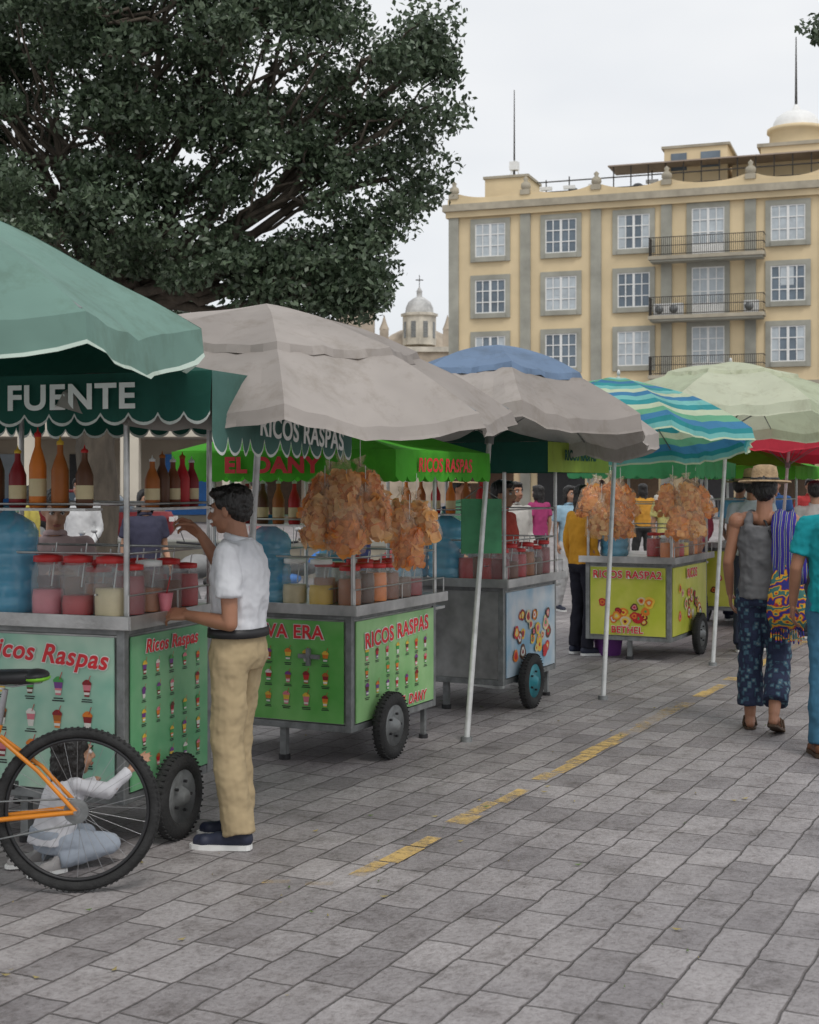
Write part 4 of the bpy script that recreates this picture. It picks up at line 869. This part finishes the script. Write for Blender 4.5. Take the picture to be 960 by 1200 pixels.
for a,b_ in zip(pil[:-1],pil[1:]):
    pts=[];n=12
    for i in range(n+1):
        t=i/n; x=a+.3+(b_-a-.6)*t; z=18.304+.28*(abs(2*t-1)**2.5)+.02; pts.append((x,z))
    vs=[(x,-.1,18.302) for x,z in pts]+[(x,-.1,z) for x,z in pts]+[(x,.15,18.302) for x,z in pts]+[(x,.15,z) for x,z in pts]; k=n+1
    tr.add(vs,[(i,i+1,k+i+1,k+i) for i in range(n)]+[(k+i,k+i+1,3*k+i+1,3*k+i) for i in range(n)],WALL)
tr.make('cornice_and_pilasters',HT_)
wn_=MB(); bl=MB(); rl=MB()
wx=[2.48,6.7,10.9,15.05,19.35,23.5,27.7,32.0]
for ci,x in enumerate(wx):
    for ri,z in enumerate((15.8,12.5,9.2,5.9)):
        door=(ci==3 or ci==7)
        hw=.92; hh=.98; zc=z
        if door: hh=1.35; zc=z-.25; hw=.9
        sw=.28; pr=.10
        fm=STN
        wn_.bb((x-hw-sw,-pr,zc-hh-sw),(x-hw,-.004,zc+hh+sw),fm); wn_.bb((x+hw,-pr,zc-hh-sw),(x+hw+sw,-.004,zc+hh+sw),fm)
        wn_.bb((x-hw,-pr,zc+hh),(x+hw,-.004,zc+hh+sw),fm); wn_.bb((x-hw,-pr-.08,zc-hh-sw),(x+hw,-.004,zc-hh),fm)
        wn_.bb((x-hw,-.02,zc-hh),(x+hw,-.008,zc+hh),CURT if (door or (ci*3+ri)%4==0) else GLZ)
        if (ci+ri)%2==0 and not door: wn_.bb((x-hw+.05,-.03,zc-hh+.1),(x-hw+.45,-.021,zc+hh-.05),CURT); wn_.bb((x+hw-.45,-.03,zc-hh+.1),(x+hw-.05,-.021,zc+hh-.05),CURT)
        if not door and (ci+2*ri)%3==0: wn_.bb((x-.4,-.03,zc-.1),(x+.3,-.021,zc+hh-.05),CURT)
        nv=4
        for k in range(nv+1):
            xx=x-hw+2*hw*k/nv; t_=.07 if k in(0,2,nv) else .03; wn_.bb((xx-t_,-.065,zc-hh),(xx+t_,-.031,zc+hh),WHITE)
        nh=3 if not door else 4
        for k in range(nh+1):
            zz=zc-hh+2*hh*k/nh; t_=.07 if k in(0,nh) else .028; wn_.bb((x-hw,-.060,zz-t_),(x+hw,-.034,zz+t_),WHITE)
        if door: wn_.bb((x-hw,-.058,zc-hh),(x+hw,-.036,zc-hh+.7),WHITE)
for x in (15.05,32.0):
    for z in(15.8,12.5,9.2,5.9):
        zb=z-1.62; bl.bb((x-3.15,-1.2,zb-.2),(x+3.15,-.145,zb),STN2); bl.bb((x-3.05,-1.1,zb-.32),(x+3.05,-.15,zb-.202),STN)
        for zz in(zb+.08,zb+.55,zb+1.02): rl.bb((x-3.1,-1.17,zz-.02),(x+3.1,-1.13,zz+.02),IRON); rl.bb((x-3.12,-1.13,zz-.02),(x-3.08,-.15,zz+.02),IRON); rl.bb((x+3.08,-1.13,zz-.02),(x+3.12,-.15,zz+.02),IRON)
        for k in range(56): xx=x-3.08+6.16*k/55; rl.bb((xx-.013,-1.163,zb+.0),(xx+.013,-1.137,zb+1.0),IRON)
        for k in range(10): yy=-1.1+.95*k/10; rl.bb((x-3.113,yy,zb),(x-3.09,yy+.025,zb+1.0),IRON)
    for dx in(-2.5,-1.7,2.4): 
        zb=12.5-1.62; rl.bb((x+dx-.4,-.75,zb+.05),(x+dx+.4,-.35,zb+.7),WHITE); rl.lathe([(.24,0),(.24,.02),(.001,.02)],(x+dx-.1,-.75,zb+.38),STEELD,16,(0,-1,0))
wn_.make('windows',HT_); bl.make('balconies',HT_); rl.make('balcony_railings',HT_)
ar=MB()
for i in range(8):
    x=wx[i]; ar.bb((x-1.4,-.03,0),(x+1.4,-.006,3.2),BLACK if i%2 else CARD); ar.bb((x-1.55,-.12,3.2),(x+1.55,-.007,3.5),STN)
    ar.add([(x-1.7,-.15,3.45),(x+1.7,-.15,3.45),(x+1.7,-1.6,2.9),(x-1.7,-1.6,2.9)],[(0,1,2,3)],[REDF,DKG,PG][i%3])
ar.make('shopfront_openings',HT_)
rf=MB()
rf.bb((1.7,1.5,17.94),(4.3,4.5,19.7),WALL); rf.bb((1.6,1.4,19.7),(4.4,4.6,19.85),STN2); rf.bb((4.7,2,17.94),(9,6,18.65),STN); 
rf.bb((12.2,2.5,17.94),(15.8,6.5,20.9),WALL); rf.bb((12.05,2.4,20.9),(15.95,6.6,21.05),STN2); rf.bb((14.3,2.45,19.7),(15.4,2.49,20.6),GLZ); rf.bb((12.6,2.45,19.6),(13.5,2.49,20.6),GLZ); rf.bb((16,3,17.94),(17.59,6,20.1),WALL)
rf.bb((17.6,3,17.94),(21.2,7,20.7),WALL); rf.bb((17.4,2.9,20.7),(21.4,7.1,20.9),STN2)
rf.lathe([(1.5,0),(1.5,.9),(1.65,.95),(1.65,1.15),(1.5,1.16)],(19.4,5,20.9),WALL,20); rf.lathe([(1.35,0),(1.3,.35),(1.1,.7),(.75,.95),(.3,1.05),(.12,1.4),(.001,1.5)],(19.4,5,22.05),WHITE,20)
rf.cyl((19.4,5,23.4),(19.4,5,27.4),.08,.03,IRON,8)
rf.bb((21.6,3,17.94),(Wd,8,19.7),WALL)
for k in range(26):
    x=9.5+k*1.0; rf.bb((x-.03,1.2,17.94),(x+.03,1.28,19.8),IRON)
for z in(18.6,19.2): rf.bb((5.0,1.1,z-.03),(35,1.19,z+.03),IRON)
rf.bb((9.2,1.0,19.81),(35,3.5,19.88),mat('roof_sheet',(.36,.29,.24),.7,0,.2,2))
rf.cyl((3.1,3,19.85),(3.1,3,25.3),.07,.03,IRON,6)
for k in range(3):
    t=k*2.09; rf.tube([(3.1,3,21.1),(3.1+.4*math.cos(t),3+.4*math.sin(t),19.85)],.04,WHITE,5)
rf.box((3.1,3,20.7),(.5,.5,.5),WHITE)
for (x,h_) in((5.2,1.3),(6.6,1.6),(8.1,1.2),(11.5,1.6)): rf.cyl((x,2.5,17.94),(x,2.5,19.1+h_*.4),.04,.04,IRON,5); rf.bb((x-.35,2.4,19.0),(x+.35,2.6,19.2),WHITE)
for k in range(5): rf.lathe([(.45,0),(.5,.1),(.5,.9),(.2,1.15),(.001,1.2)],(6+k*.2+k*k*.9,6.2,18.65),[BLACK,STN2][k%2],14)
rf.make('roof_structures',HT_)

# ------------------------------------------------------------ church
ch=empty('stone_church',(-.4,112,-1.3)); c=MB(); CS=mat('church_stone',(.46,.39,.31),.9,0,.35,.6); CW=mat('church_plaster',(.60,.56,.48),.85,0,.35,.9); CT=mat('dome_tile',(.50,.50,.49),.6,0,.35,1.5)
c.bb((-8,0,0),(3.8,14,13.2),CS); c.bb((-8.2,-.2,13.2),(4.0,14.2,13.6),CW); c.lathe([(3.2,0),(3.0,.8),(2.3,1.5),(1.5,1.9),(.001,2.0)],(1.1,6,13.6),CS,24)
c.lathe([(1.35,0),(1.35,2.3),(1.5,2.35),(1.5,2.55),(1.2,2.6)],(1.2,3,14.0),CW,8,smooth=False)
for k in range(8):
    t=math.pi/8+k*math.pi/4; R_=Matrix.Rotation(t,3,'Z'); c.box(V((1.2,3,15.2))+R_@V((1.25,0,0)),(.06,.4,1.3),STEELD,R_)
c.lathe([(1.15,0),(1.1,.45),(.9,.9),(.5,1.2),(.22,1.35),(.22,1.7),(.26,1.75),(.001,2.2)],(1.2,3,16.6),CT,20)
c.bb((1.17,2.97,18.7),(1.23,3.03,19.7),IRON); c.bb((.9,2.97,19.25),(1.5,3.03,19.33),IRON)
for x in(-1.6,3.4): c.bb((x-.35,0,13.6),(x+.35,.7,15.0),CS); c.lathe([(.4,0),(.2,.5),(.001,1.2)],(x,.35,15.0),CS,8)
c.bb((-5.4,0,13.6),(-2.4,3,19.8),CS); c.bb((-4.6,-.05,16.2),(-3.2,-.01,18.6),BLACK); c.lathe([(1.5,0),(1.4,.8),(.9,1.5),(.3,1.8),(.001,2.6)],(-3.9,1.5,19.8),mat('blue_dome',(.06,.08,.12),.5),16)
for i in range(4): c.bb((-7+2.6*i,-.05,8.5),(-6.2+2.6*i,-.01,11),BLACK)
c.make('nave_tower_and_dome',ch)

# ------------------------------------------------------------ low arcade building on the far side of the plaza
la=empty('arcade_building',(-62,52,0),rad(3)); a=MB(); LW=mat('pale_render',(.58,.53,.44),.85,0,.15,.4)
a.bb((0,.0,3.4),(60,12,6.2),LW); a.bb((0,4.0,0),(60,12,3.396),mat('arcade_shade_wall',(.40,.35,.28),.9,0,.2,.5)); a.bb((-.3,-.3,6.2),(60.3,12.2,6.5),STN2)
for k in range(16):
    x=.6+k*3.9; a.bb((x-.35,.0,0),(x+.35,.7,3.396),LW)
    if k<15: a.bb((x+.9,3.93,0.3),(x+2.6,3.99,2.8),[BLACK,PAL['blue'],CARD,GLZ][k%4]); a.bb((x+1.2,-.04,4.2),(x+2.4,-.006,5.6),GLZ); a.bb((x+1.05,-.1,4.05),(x+2.55,-.041,4.18),STN)
a.make('walls_and_columns',la)
def car(loc,rz,c):
    E=empty('parked_car',loc,rz); b=MB()
    b.loft([(V((0,0,.22)),2.05,.80),(V((0,0,.35)),2.15,.86),(V((0,0,.65)),2.15,.87),(V((0,0,.85)),2.05,.84)],c,32)
    b.loft([(V((-.15,0,.84)),1.35,.78),(V((-.2,0,1.1)),1.15,.72),(V((-.25,0,1.36)),.85,.64),(V((-.25,0,1.42)),.75,.58)],GLZ,32)
    b.loft([(V((-.25,0,1.38)),.84,.64),(V((-.25,0,1.45)),.70,.55)],c,32)
    for x in(-1.3,1.3):
        for y in(-.82,.82): b.torus((x,y,.32),(0,1,0),.23,.09,RUBBER,28,8); b.lathe([(.18,-.05),(.18,.05)],(x,y,.32),STEEL,16,(0,1,0))
    b.bb((2.05,-.6,.6),(2.17,-.35,.72),WHITE); b.bb((2.05,.35,.6),(2.17,.6,.72),WHITE)
    b.make('body',E)
for i,(x,cc) in enumerate(((-14,'white'),(-8.5,'crimson'))): car((x,38+i*.4,0),rad(4),PAL[cc])
pw=MB(); pw.bb((-9,24.4,0),(1.2,25.2,.55),STN2); pw.bb((-9.05,24.35,.55),(1.25,25.25,.63),STN); pw.make('planter_wall')
